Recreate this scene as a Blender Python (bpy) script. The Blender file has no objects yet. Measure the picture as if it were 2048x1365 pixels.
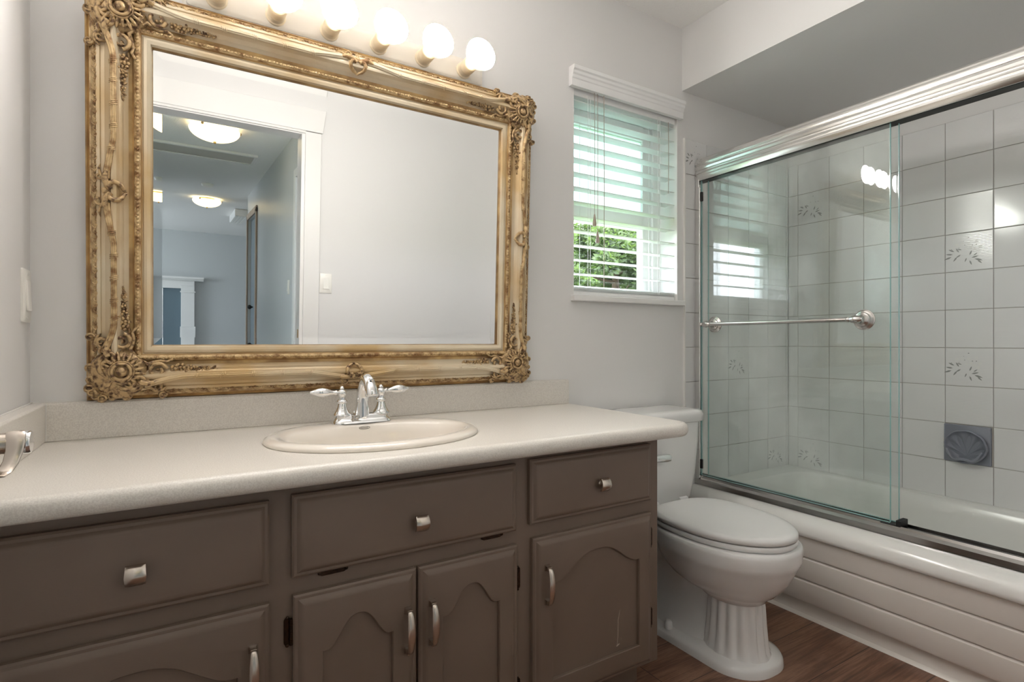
import bpy, math, random
from mathutils import Vector, Matrix
random.seed(7)
S = bpy.context.scene
COL = S.collection
PI = math.pi
R = math.radians

# ------------------------------------------------------------------ camera
cd = bpy.data.cameras.new('camera'); cam = bpy.data.objects.new('camera', cd); COL.objects.link(cam)
cd.sensor_width = 36.0; cd.lens = 36.0*1090/2048; cd.clip_start = 0.02; cd.shift_y = 0.0007
CAMY = -1.62; CAMZ = 0.99
cam.location = (0, CAMY, CAMZ)
cam.rotation_euler = (R(90), 0, -math.atan((1024-355)/1090))
S.camera = cam

# ------------------------------------------------------------------ world, sun, daylight, exposure
w = bpy.data.worlds.new('sky'); S.world = w; w.use_nodes = True
nt = w.node_tree; bg = nt.nodes['Background']
bg.inputs[0].default_value = (0.84, 0.92, 1.0, 1); bg.inputs[1].default_value = 3.4
def lamp(name, kind, loc, rot, energy, color, **kw):
    d = bpy.data.lights.new(name, kind); d.energy = energy; d.color = color
    for k, v in kw.items(): setattr(d, k, v)
    o = bpy.data.objects.new(name, d); o.location = loc; o.rotation_euler = rot; COL.objects.link(o); return o
lamp('sun', 'SUN', (0, -20, 30), (R(38), 0, R(25)), 1.1, (1, .95, .86), angle=R(1))
# daylight at the bathroom window and at the living room window
for nm, lc, rt, sa, sb in (('window_daylight', (1.546, 0.17, 1.56), (R(-90), 0, 0), .60, .84), ('living_room_daylight', (-4.11, -9.3, 1.4), (0, R(-90), 0), 1.5, 2.6)):
    lamp(nm, 'AREA', lc, rt, 1, (1, 1, 1), shape='RECTANGLE', size=sa, size_y=sb).data.cycles.is_portal = True   # guides the sky's own light in
S.view_settings.view_transform = 'Standard'; S.view_settings.look = 'None'
S.view_settings.gamma = 1; S.view_settings.use_curve_mapping = False
S.view_settings.exposure = 2.18
BULB = 36.0
try: S.cycles.use_denoising = True
except Exception: pass
S.cycles.max_bounces = 14; S.cycles.transparent_max_bounces = 16; S.cycles.diffuse_bounces = 6
S.cycles.caustics_reflective = False; S.cycles.caustics_refractive = False

# ------------------------------------------------------------------ materials
def srgb(r, g, b):
    f = lambda c: (c/255/12.92) if c/255 <= .04045 else ((c/255+.055)/1.055)**2.4
    return (f(r), f(g), f(b), 1)
def N(nt, t, **kw):
    n = nt.nodes.new(t)
    for k, v in kw.items():
        if k.startswith('_'): setattr(n, k[1:], v)
        else: n.inputs[k.replace('__', ' ')].default_value = v
    return n
def coords(nt, scale=(1, 1, 1), rot=(0, 0, 0)):
    tc = nt.nodes.new('ShaderNodeTexCoord'); mp = nt.nodes.new('ShaderNodeMapping')
    mp.inputs['Scale'].default_value = scale; mp.inputs['Rotation'].default_value = rot
    nt.links.new(tc.outputs['Object'], mp.inputs['Vector']); return mp.outputs[0]
def ramp(nt, fac, stops):
    r = nt.nodes.new('ShaderNodeValToRGB'); e = r.color_ramp.elements
    while len(e) < len(stops): e.new(.5)
    for i, (p, c) in enumerate(stops): e[i].position = p; e[i].color = c
    nt.links.new(fac, r.inputs[0]); return r.outputs[0]
def mat(name, c, rough=.5, metal=0, c2=None, ns=8, nscale=(1, 1, 1), lo=.35, hi=.65, bump=0, bs=40, bscale=(1, 1, 1), coat=0, spec=.5, bdist=.01, detail=3):
    m = bpy.data.materials.new(name); m.use_nodes = True; nt = m.node_tree; b = nt.nodes['Principled BSDF']
    b.inputs['Base Color'].default_value = c; b.inputs['Roughness'].default_value = rough; b.inputs['Metallic'].default_value = metal
    b.inputs['Specular IOR Level'].default_value = spec
    b.inputs['Coat Weight'].default_value = coat; b.inputs['Coat Roughness'].default_value = .08
    if c2 is not None:
        n = N(nt, 'ShaderNodeTexNoise', Scale=ns, Detail=detail); nt.links.new(coords(nt, nscale), n.inputs['Vector'])
        nt.links.new(ramp(nt, n.outputs[0], [(lo, c), (hi, c2)]), b.inputs['Base Color'])
    if bump:
        n2 = N(nt, 'ShaderNodeTexNoise', Scale=bs, Detail=4); nt.links.new(coords(nt, bscale), n2.inputs['Vector'])
        bp = N(nt, 'ShaderNodeBump', Strength=bump, Distance=bdist); nt.links.new(n2.outputs[0], bp.inputs['Height']); nt.links.new(bp.outputs[0], b.inputs['Normal'])
    return m
M = {}
M['wall'] = mat('wall_paint', srgb(226, 225, 224), .55, bump=.06, bs=180, bdist=.002)
M['hall_wall'] = mat('hall_wall_paint', srgb(200, 203, 204), .35, bump=.05, bs=150, bdist=.002)
M['ceil'] = mat('ceiling_texture', srgb(240, 239, 237), .9, bump=.5, bs=160, bdist=.004)
M['trim'] = mat('white_trim_paint', srgb(232, 231, 229), .35)
M['brownwood'] = mat('brown_wood_trim', srgb(172, 150, 132), .5, c2=srgb(148, 126, 108), ns=4, nscale=(8, 8, 1))
M['cab'] = mat('taupe_cabinet_paint', srgb(121, 105, 93), .4, c2=srgb(115, 99, 87), ns=5, bump=.12, bs=60, bscale=(2, 2, 14), bdist=.001)
M['cabh'] = mat('taupe_drawer_paint', srgb(121, 105, 93), .4, c2=srgb(115, 99, 87), ns=5, bump=.12, bs=60, bscale=(2, 2, 14), bdist=.001)
M['chip'] = mat('bare_scratch', srgb(196, 184, 168), .6, c2=srgb(170, 155, 140))
M['lam'] = mat('speckled_laminate', srgb(226, 222, 215), .35, c2=srgb(212, 207, 200), ns=420, lo=.42, hi=.6, detail=2)
M['porc'] = mat('white_porcelain', srgb(234, 234, 233), .09, coat=.5)
M['bisc'] = mat('biscuit_porcelain', srgb(236, 229, 219), .1, coat=.5)
M['seat'] = mat('seat_plastic', srgb(232, 232, 231), .3)
M['tub'] = mat('tub_acrylic', srgb(232, 232, 229), .16)
M['apron'] = mat('tub_apron_panel', srgb(226, 221, 215), .3)
M['chrome'] = mat('chrome', (.85, .86, .87, 1), .05, 1)
M['alum'] = mat('brushed_aluminium', (.80, .79, .77, 1), .2, 1, bump=.05, bs=50, bscale=(1, .02, 8), bdist=.001)
M['track'] = mat('polished_track', (.55, .54, .53, 1), .16, 1)
M['nickel'] = mat('satin_nickel', (.60, .54, .48, 1), .24, 1, bump=.03, bs=200, bdist=.001)
M['bar'] = mat('brushed_nickel_bar', (.62, .60, .58, 1), .22, 1)
M['bronze'] = mat('dark_bronze_hinge', srgb(38, 28, 22), .25, .7, c2=srgb(70, 50, 36), ns=90)
M['gold'] = mat('antique_gold', srgb(212, 184, 138), .34, .3, c2=srgb(142, 106, 68), ns=55, lo=.42, hi=.64, bump=.5, bs=260, bdist=.002)
M['goldlt'] = mat('champagne_leaf', srgb(222, 208, 182), .34, .2, c2=srgb(202, 172, 124), ns=5, nscale=(1, 1, 1), lo=.40, hi=.66, bump=.12, bs=120, bdist=.001)
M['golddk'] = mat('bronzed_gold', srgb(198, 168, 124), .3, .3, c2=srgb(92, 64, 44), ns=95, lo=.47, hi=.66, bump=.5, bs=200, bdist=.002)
M['goldln'] = mat('gold_line', srgb(200, 166, 112), .3, .4, c2=srgb(150, 116, 76), ns=20)
M['mirror'] = mat('silvered_glass', (.86, .87, .87, 1), .0, 1)
M['plate'] = mat('switch_plastic', srgb(240, 238, 232), .3)
M['fixture'] = mat('fixture_enamel', srgb(232, 226, 216), .3)
M['socket'] = mat('cream_socket', srgb(240, 226, 198), .35)
M['vinyl'] = mat('window_vinyl', srgb(240, 240, 240), .35)
M['tile'] = mat('glazed_tile', srgb(226, 226, 226), .12, bump=.04, bs=12, bdist=.004)
M['grout'] = mat('grout', srgb(172, 168, 163), .85)
M['caulk'] = mat('white_caulk', srgb(225, 224, 220), .5)
M['leafpaint'] = mat('grey_leaf_glaze', srgb(150, 152, 150), .2)
M['petalpaint'] = mat('pale_petal_glaze', srgb(228, 228, 226), .15)
M['soap'] = mat('slate_blue_ceramic', srgb(134, 138, 150), .2, coat=.2)
M['black'] = mat('black_rubber', srgb(25, 26, 27), .5)
M['tassel'] = mat('grey_wood_tassel', srgb(176, 160, 150), .5)
M['bluegrey'] = mat('firebox_blue_grey', srgb(98, 116, 126), .5)
M['hallfloor'] = mat('pale_floor', srgb(190, 190, 188), .4)
M['bark'] = mat('bark', srgb(86, 70, 56), .9)
M['grass'] = mat('lawn', srgb(90, 120, 60), .9)
M['hatch'] = mat('hatch_panel', srgb(196, 192, 184), .8)
M['print'] = mat('printed_mark', srgb(120, 116, 110), .5)

def emis(name, c, s, base=(.9, .9, .9, 1)):
    m = mat(name, base, .3); b = m.node_tree.nodes['Principled BSDF']
    b.inputs['Emission Color'].default_value = c; b.inputs['Emission Strength'].default_value = s; return m
M['bulb'] = emis('lit_bulb_face', (1, .95, .90, 1), BULB)
M['bulbneck'] = emis('lit_bulb_neck', (1, .86, .66, 1), .22)
M['dome'] = emis('lit_alabaster_dome', (1, .78, .38, 1), .75)

def mat_slat():
    m = bpy.data.materials.new('blind_slat'); m.use_nodes = True; nt = m.node_tree
    b = nt.nodes['Principled BSDF']; b.inputs['Base Color'].default_value = srgb(240, 240, 238); b.inputs['Roughness'].default_value = .35
    t = N(nt, 'ShaderNodeBsdfTranslucent', Color=(.9, .92, .91, 1)); mx = nt.nodes.new('ShaderNodeMixShader'); mx.inputs[0].default_value = .5
    nt.links.new(b.outputs[0], mx.inputs[1]); nt.links.new(t.outputs[0], mx.inputs[2]); nt.links.new(mx.outputs[0], nt.nodes['Material Output'].inputs[0]); return m
M['slat'] = mat_slat()
def mat_obscure():
    m = bpy.data.materials.new('obscure_glass'); m.use_nodes = True; nt = m.node_tree; b = nt.nodes['Principled BSDF']
    b.inputs['Base Color'].default_value = srgb(214, 222, 220); b.inputs['Roughness'].default_value = .2
    t = N(nt, 'ShaderNodeBsdfTranslucent', Color=srgb(192, 203, 200)); mx = nt.nodes.new('ShaderNodeMixShader'); mx.inputs[0].default_value = .85
    tr = N(nt, 'ShaderNodeBsdfTransparent', Color=srgb(160, 176, 172)); m2 = nt.nodes.new('ShaderNodeMixShader'); m2.inputs[0].default_value = .25
    nt.links.new(b.outputs[0], mx.inputs[1]); nt.links.new(t.outputs[0], mx.inputs[2])
    nt.links.new(mx.outputs[0], m2.inputs[1]); nt.links.new(tr.outputs[0], m2.inputs[2]); nt.links.new(m2.outputs[0], nt.nodes['Material Output'].inputs[0]); return m
M['obscure'] = mat_obscure()
def mat_glass(name, tint, ior=1.5, film=0):
    # a thin pane: Fresnel mirror reflection over tinted transmission (both faces of the slab count)
    m = bpy.data.materials.new(name); m.use_nodes = True; nt = m.node_tree; nt.nodes.remove(nt.nodes['Principled BSDF'])
    g = N(nt, 'ShaderNodeBsdfGlossy', Roughness=.0, Color=(1, 1, 1, 1)); t = N(nt, 'ShaderNodeBsdfTransparent', Color=tint)
    lw = N(nt, 'ShaderNodeFresnel', IOR=ior); mx = nt.nodes.new('ShaderNodeMixShader')
    geo = nt.nodes.new('ShaderNodeNewGeometry'); inv = N(nt, 'ShaderNodeMath', _operation='SUBTRACT'); inv.inputs[0].default_value = 1
    mul = N(nt, 'ShaderNodeMath', _operation='MULTIPLY')
    nt.links.new(geo.outputs['Backfacing'], inv.inputs[1]); nt.links.new(lw.outputs[0], mul.inputs[0]); nt.links.new(inv.outputs[0], mul.inputs[1])
    nt.links.new(mul.outputs[0], mx.inputs[0]); nt.links.new(t.outputs[0], mx.inputs[1]); nt.links.new(g.outputs[0], mx.inputs[2])
    last = mx.outputs[0]
    if film:
        d = N(nt, 'ShaderNodeBsdfDiffuse', Color=(.85, .88, .87, 1)); n = N(nt, 'ShaderNodeTexNoise', Scale=3.0, Detail=6); nt.links.new(coords(nt, (1, 1.2, .8)), n.inputs['Vector'])
        r = ramp(nt, n.outputs[0], [(.42, (0, 0, 0, 1)), (.8, (film, film, film, 1))]); m2 = nt.nodes.new('ShaderNodeMixShader')
        nt.links.new(r, m2.inputs[0]); nt.links.new(last, m2.inputs[1]); nt.links.new(d.outputs[0], m2.inputs[2]); last = m2.outputs[0]
    nt.links.new(last, nt.nodes['Material Output'].inputs[0]); return m
M['shglass'] = mat_glass('shower_glass', (.972, .990, .983, 1), 1.55, .16)
M['winglass'] = mat_glass('clear_window_glass', (.99, .995, .99, 1))
M['glassedge'] = mat('green_glass_edge', srgb(150, 196, 196), .1, spec=.8)

def mat_floor():
    m = bpy.data.materials.new('walnut_planks'); m.use_nodes = True; nt = m.node_tree; b = nt.nodes['Principled BSDF']
    c = coords(nt)
    br = N(nt, 'ShaderNodeTexBrick', Scale=1.0, _offset=.37); br.inputs['Color1'].default_value = (0, 0, 0, 1); br.inputs['Color2'].default_value = (1, 1, 1, 1)
    br.inputs['Mortar'].default_value = (.5, .5, .5, 1); br.inputs['Mortar Size'].default_value = .0012; br.inputs['Brick Width'].default_value = 1.2; br.inputs['Row Height'].default_value = .18
    nt.links.new(c, br.inputs['Vector'])
    add = N(nt, 'ShaderNodeVectorMath', _operation='MULTIPLY_ADD'); add.inputs[1].default_value = (3.1, 7.7, 5.3)
    nt.links.new(br.outputs['Color'], add.inputs[0]); nt.links.new(c, add.inputs[2])
    mp = nt.nodes.new('ShaderNodeMapping'); mp.inputs['Scale'].default_value = (1.1, 7, 1); nt.links.new(add.outputs[0], mp.inputs['Vector'])
    n = N(nt, 'ShaderNodeTexNoise', Scale=2.2, Detail=6, Roughness=.62, Distortion=1.4); nt.links.new(mp.outputs[0], n.inputs['Vector'])
    mp2 = nt.nodes.new('ShaderNodeMapping'); mp2.inputs['Scale'].default_value = (3, 90, 1); nt.links.new(add.outputs[0], mp2.inputs['Vector'])
    n2 = N(nt, 'ShaderNodeTexNoise', Scale=2, Detail=4); nt.links.new(mp2.outputs[0], n2.inputs['Vector'])
    mx = N(nt, 'ShaderNodeMath', _operation='MULTIPLY_ADD'); mx.inputs[1].default_value = .35; nt.links.new(n2.outputs[0], mx.inputs[0]); 
    m0 = N(nt, 'ShaderNodeMath', _operation='MULTIPLY'); m0.inputs[1].default_value = .65; nt.links.new(n.outputs[0], m0.inputs[0]); nt.links.new(m0.outputs[0], mx.inputs[2])
    col = ramp(nt, mx.outputs[0], [(.30, srgb(78, 54, 42)), (.48, srgb(122, 88, 70)), (.60, srgb(152, 116, 94)), (.72, srgb(108, 78, 60))])
    gap = nt.nodes.new('ShaderNodeMix'); gap.data_type = 'RGBA'; gap.inputs['B'].default_value = srgb(52, 38, 30)
    nt.links.new(br.outputs['Fac'], gap.inputs['Factor']); nt.links.new(col, gap.inputs['A'])
    nt.links.new(gap.outputs['Result'], b.inputs['Base Color']); b.inputs['Roughness'].default_value = .38
    bp = N(nt, 'ShaderNodeBump', Strength=.15, Distance=.002); nt.links.new(n2.outputs[0], bp.inputs['Height']); nt.links.new(bp.outputs[0], b.inputs['Normal']); return m
M['floor'] = mat_floor()
def mat_leaf(name, c, c2):
    m = mat(name, c, .6, c2=c2, ns=3); nt = m.node_tree; b = nt.nodes['Principled BSDF']
    t = N(nt, 'ShaderNodeBsdfTranslucent', Color=(c2[0]*1.6, c2[1]*1.8, c2[2], 1)); mx = nt.nodes.new('ShaderNodeMixShader'); mx.inputs[0].default_value = .35
    nt.links.new(b.outputs[0], mx.inputs[1]); nt.links.new(t.outputs[0], mx.inputs[2]); nt.links.new(mx.outputs[0], nt.nodes['Material Output'].inputs[0]); return m
M['leaf'] = mat_leaf('cedar_foliage', srgb(42, 54, 34), srgb(86, 102, 62))
M['leaf2'] = mat_leaf('maple_foliage', srgb(50, 66, 40), srgb(96, 114, 70))
def mat_tiletex():
    m = mat('ribbed_glazed_tile', srgb(226, 226, 226), .14); nt = m.node_tree; b = nt.nodes['Principled BSDF']
    wv = N(nt, 'ShaderNodeTexWave', Scale=55, _bands_direction='Z'); nt.links.new(coords(nt), wv.inputs['Vector'])
    bp = N(nt, 'ShaderNodeBump', Strength=.12, Distance=.001); nt.links.new(wv.outputs[1], bp.inputs['Height']); nt.links.new(bp.outputs[0], b.inputs['Normal']); return m
M['tiletex'] = mat_tiletex()

# ------------------------------------------------------------------ mesh builder
def ray_poly(poly, c, a):
    dx, dy = math.cos(a), math.sin(a); best = 0
    for i in range(len(poly)):
        x1, y1 = poly[i][0]-c[0], poly[i][1]-c[1]; x2, y2 = poly[(i+1) % len(poly)][0]-c[0], poly[(i+1) % len(poly)][1]-c[1]
        ex, ey = x2-x1, y2-y1; den = dx*ey-dy*ex
        if abs(den) < 1e-12: continue
        t = (x1*ey-y1*ex)/den; u = (x1*dy-y1*dx)/den
        if t > 0 and -1e-7 <= u <= 1+1e-7: best = max(best, t)
    return (c[0]+dx*best, c[1]+dy*best)
def loops2(outer, inner, c):
    A = sorted({round(math.atan2(p[1]-c[1], p[0]-c[0]), 6) for p in outer+inner})
    return [ray_poly(outer, c, a) for a in A], [ray_poly(inner, c, a) for a in A]
def rrect(x0, x1, y0, y1, r, n=6):
    if not isinstance(r, (list, tuple)): r = [r]*4
    P = []
    for (cx, cy, a0, q) in ((x1-r[0], y0+r[0], -90, r[0]), (x1-r[1], y1-r[1], 0, r[1]), (x0+r[2], y1-r[2], 90, r[2]), (x0+r[3], y0+r[3], 180, r[3])):
        for k in range(n+1):
            a = R(a0+90*k/n); P.append((cx+q*math.cos(a), cy+q*math.sin(a)))
    return P
def ellipse(cx, cy, rx, ry, n=64, e=2.0):
    out = []
    for k in range(n):
        a = 2*PI*k/n; c, s = math.cos(a), math.sin(a)
        out.append((cx+rx*math.copysign(abs(c)**(2/e), c), cy+ry*math.copysign(abs(s)**(2/e), s)))
    return out
class MB:
    def __init__(s): s.v = []; s.f = []; s.m = []; s.cm = 0
    def add(s, vs, fs):
        n = len(s.v); s.v += [Vector(p) for p in vs]; s.f += [[i+n for i in f] for f in fs]; s.m += [s.cm]*len(fs); return s
    def xf(s, Mx, start=0):
        for i in range(start, len(s.v)): s.v[i] = Mx @ s.v[i]
        return s
    def box(s, x0, x1, y0, y1, z0, z1):
        return s.add([(x0, y0, z0), (x1, y0, z0), (x1, y1, z0), (x0, y1, z0), (x0, y0, z1), (x1, y0, z1), (x1, y1, z1), (x0, y1, z1)],
                     [(0, 3, 2, 1), (4, 5, 6, 7), (0, 1, 5, 4), (1, 2, 6, 5), (2, 3, 7, 6), (3, 0, 4, 7)])
    def loft(s, loops, cap0=True, cap1=True, closed=True):
        n = len(loops[0]); vs = [p for l in loops for p in l]; fs = []
        for i in range(len(loops)-1):
            for k in range(n if closed else n-1):
                a, b = i*n+k, i*n+(k+1) % n; fs.append((a, b, b+n, a+n))
        if cap0: fs.append(tuple(range(n-1, -1, -1)))
        if cap1: fs.append(tuple((len(loops)-1)*n+k for k in range(n)))
        return s.add(vs, fs)
    def tube(s, pts, r, seg=10, closed=False, flat=1.0, up=None):
        pts = [Vector(p) for p in pts]; n = len(pts); r = r if isinstance(r, (list, tuple)) else [r]*n
        L = []; u = None
        for i, p in enumerate(pts):
            t = (pts[(i+1) % n]-pts[i-1]) if closed else (pts[min(i+1, n-1)]-pts[max(i-1, 0)])
            t.normalize()
            if up is not None: u = Vector(up)
            elif u is None: u = Vector((0, 0, 1)) if abs(t.z) < .9 else Vector((1, 0, 0))
            u = (u-t*u.dot(t)); u.normalize(); b = t.cross(u)
            L.append([p+(u*math.cos(2*PI*k/seg)*flat+b*math.sin(2*PI*k/seg))*r[i] for k in range(seg)])
        if closed:
            m = len(L); vs = [p for l in L for p in l]
            fs = [(i*seg+k, i*seg+(k+1) % seg, ((i+1) % m)*seg+(k+1) % seg, ((i+1) % m)*seg+k) for i in range(m) for k in range(seg)]
            return s.add(vs, fs)
        return s.loft(L)
    def lathe(s, prof, seg=32, o=(0, 0, 0), axis='Z', cap0=True, cap1=True):
        L = []
        for (r, z) in prof:
            l = []
            for k in range(seg):
                a = 2*PI*k/seg; x, y = r*math.cos(a), r*math.sin(a)
                q = {'Z': (x, y, z), 'Y': (x, -z, y), 'X': (z, x, y)}[axis]
                l.append((q[0]+o[0], q[1]+o[1], q[2]+o[2]))
            L.append(l)
        return s.loft(L, cap0, cap1)
    def ell(s, c, rad, seg=12, rings=7, rot=None):
        st = len(s.v); vs = [(0, 0, -1)]; fs = []
        for i in range(1, rings):
            a = PI*i/rings
            vs += [(math.sin(a)*math.cos(2*PI*k/seg), math.sin(a)*math.sin(2*PI*k/seg), -math.cos(a)) for k in range(seg)]
        vs.append((0, 0, 1)); top = len(vs)-1
        for k in range(seg):
            fs.append((0, 1+(k+1) % seg, 1+k)); fs.append((top, top-seg+k, top-seg+(k+1) % seg))
            for i in range(rings-2):
                a = 1+i*seg+k; b = 1+i*seg+(k+1) % seg; fs.append((a, b, b+seg, a+seg))
        s.add(vs, fs); Mx = Matrix.Translation(c) @ (rot.to_4x4() if rot else Matrix()) @ Matrix.Diagonal((*rad, 1)); return s.xf(Mx, st)
    def ext(s, prof, p0, p1, fn, caps=True):
        # profile points extruded between parameter p0 and p1; fn(a, b, t) -> xyz
        return s.loft([[fn(a, b, p0) for a, b in prof], [fn(a, b, p1) for a, b in prof]], caps, caps)
    def build(s, name, m, parent=None, loc=None, bevel=0, seg=2, smooth=True, ang=38, sub=0, fix=True):
        me = bpy.data.meshes.new(name); me.from_pydata([tuple(v) for v in s.v], [], s.f)
        ms = m if isinstance(m, (list, tuple)) else [m]
        for q in ms: me.materials.append(M[q])
        me.polygons.foreach_set('material_index', s.m); me.update()
        if fix:
            import bmesh
            b = bmesh.new(); b.from_mesh(me); bmesh.ops.recalc_face_normals(b, faces=b.faces); b.to_mesh(me); b.free()
        me.polygons.foreach_set('use_smooth', [smooth]*len(me.polygons))
        if smooth and ang: me.set_sharp_from_angle(angle=R(ang))
        o = bpy.data.objects.new(name, me); COL.objects.link(o)
        if parent is not None: o.parent = parent
        if loc is not None: o.location = loc
        if bevel:
            bm_ = o.modifiers.new('bevel', 'BEVEL'); bm_.width = bevel; bm_.segments = seg; bm_.limit_method = 'ANGLE'; bm_.angle_limit = R(40); bm_.harden_normals = True
        if sub:
            sm = o.modifiers.new('subsurf', 'SUBSURF'); sm.levels = sub; sm.render_levels = sub
        return o
def tag(o, label, cat, group=None, kind=None):
    o['label'] = label; o['category'] = cat
    if group: o['group'] = group
    if kind: o['kind'] = kind
    return o
def thing(name, loc, label, cat, rot=(0, 0, 0), group=None):
    o = bpy.data.objects.new(name, None); o.empty_display_size = .05; o.location = loc; o.rotation_euler = rot; COL.objects.link(o)
    return tag(o, label, cat, group)
def struct(o): o['kind'] = 'structure'; return o
def B(name, m, boxes, parent=None, bevel=0, **kw):
    mb = MB()
    for b in boxes: mb.box(*b)
    return mb.build(name, m, parent, bevel=bevel, **kw)

# ================================================================== room shell
XL, XR, CE = -.284, 2.629, 2.34
YN = -1.77                                  # wall with the bathroom door
WX0, WX1, WZ0, WZ1 = 1.262, 1.828, 1.164, 1.965   # window opening
struct(B('floor', 'floor', [(XL-.1, XR+.1, YN-.12, .16, -.06, 0)]))
struct(B('ceiling', 'ceil', [(XL-.1, XR+.1, YN-.12, .16, CE, CE+.1)]))
struct(B('wall_back', 'wall', [(XL-.1, WX0, 0, .16, 0, CE), (WX1, XR+.1, 0, .16, 0, CE), (WX0, WX1, 0, .16, 0, WZ0-.021), (WX0, WX1, 0, .16, WZ1, CE)]))
struct(B('wall_left', 'wall', [(XL-.1, XL, YN, 0, 0, CE)]))
struct(B('wall_right', 'wall', [(XR, XR+.1, -1.77, 0, 0, CE)]))
DX0, DX1, DZ = -.16, .600, 2.03             # bathroom door opening
struct(B('wall_front', 'wall', [(XL-.1, DX0-.02, YN-.12, YN, 0, CE), (DX1+.02, XR+.1, YN-.12, YN, 0, CE), (DX0-.02, DX1+.02, YN-.12, YN, DZ+.02, CE),
                               (1.87, XR, YN, -1.53, 0, 2.07)]))
struct(B('trim_bulkhead', 'wall', [(1.855, XR, YN, 0, 2.072, CE)]))
# baseboards
struct(B('baseboard_back', 'trim', [(1.15, 1.86, -.014, 0, 0, .09)], bevel=.003))
struct(B('baseboard_front', 'trim', [(.72, 1.86, YN, YN+.014, 0, .09)], bevel=.003))
# bathroom door frame: jambs, casing, flared head board, strike plate
d1 = struct(B('door_1', 'trim', [(DX0-.02, DX0, YN-.122, YN+.002, 0, DZ+.02), (DX1, DX1+.02, YN-.122, YN+.002, 0, DZ+.02), (DX0, DX1, YN-.122, YN+.002, DZ, DZ+.02),
      (DX1, DX1+.012, YN-.05, YN-.04, 0, DZ)], bevel=.002))
cs = MB()
for (x0, x1) in ((DX0-.105, DX0-.018), (DX1+.018, DX1+.105)): cs.box(x0, x1, YN, YN+.018, 0, DZ+.015)
cs.box(DX0-.02, DX1+.02, YN, YN+.016, DZ+.006, DZ+.03)
cs.ext([(DX0-.112, DZ+.018), (DX1+.112, DZ+.018), (DX1+.128, DZ+.145), (DX0-.122, DZ+.145)], YN+.0005, YN+.024, lambda a, b, t: (a, t, b))
cs.build('door_casing', 'trim', d1, bevel=.002)
MB().box(DX1-.003, DX1+.001, YN-.045, YN-.02, .86, .92).build('strike_plate', 'goldln', d1, bevel=.001)

# window 1: vinyl frame, obscure raised sash, clear opening, sill
win = struct(B('window_1', 'vinyl', [(WX0, WX0+.045, .10, .155, WZ0, WZ1), (WX1-.045, WX1, .10, .155, WZ0, WZ1), (WX0, WX1, .10, .155, WZ1-.04, WZ1), (WX0, WX1, .10, .155, WZ0, WZ0+.05),
      (WX1-.095, WX1-.045, .112, .15, WZ0+.05, WZ1-.04)], bevel=.003))
B('window_sash', 'vinyl', [(WX0+.045, WX1-.095, .105, .14, 1.475, 1.545), (WX0+.045, WX1-.095, .105, .14, 1.865, 1.925)], win, bevel=.004)
B('obscure_pane', 'obscure', [(WX0+.045, WX1-.095, .120, .124, 1.545, 1.865)], win)
B('clear_pane', 'winglass', [(WX0+.045, WX1-.095, .130, .134, WZ0+.05, 1.475)], win)
B('window_reveal', 'trim', [(WX0, WX0+.004, 0, .10, WZ0, WZ1), (WX1-.004, WX1, 0, .10, WZ0, WZ1), (WX0, WX1, 0, .10, WZ1-.004, WZ1)], win)
B('window_sill', 'trim', [(WX0-.013, WX1+.015, -.028, .0, WZ0-.021, WZ0), (WX0, WX1, 0, .155, WZ0-.021, WZ0)], win, bevel=.003)

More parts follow.
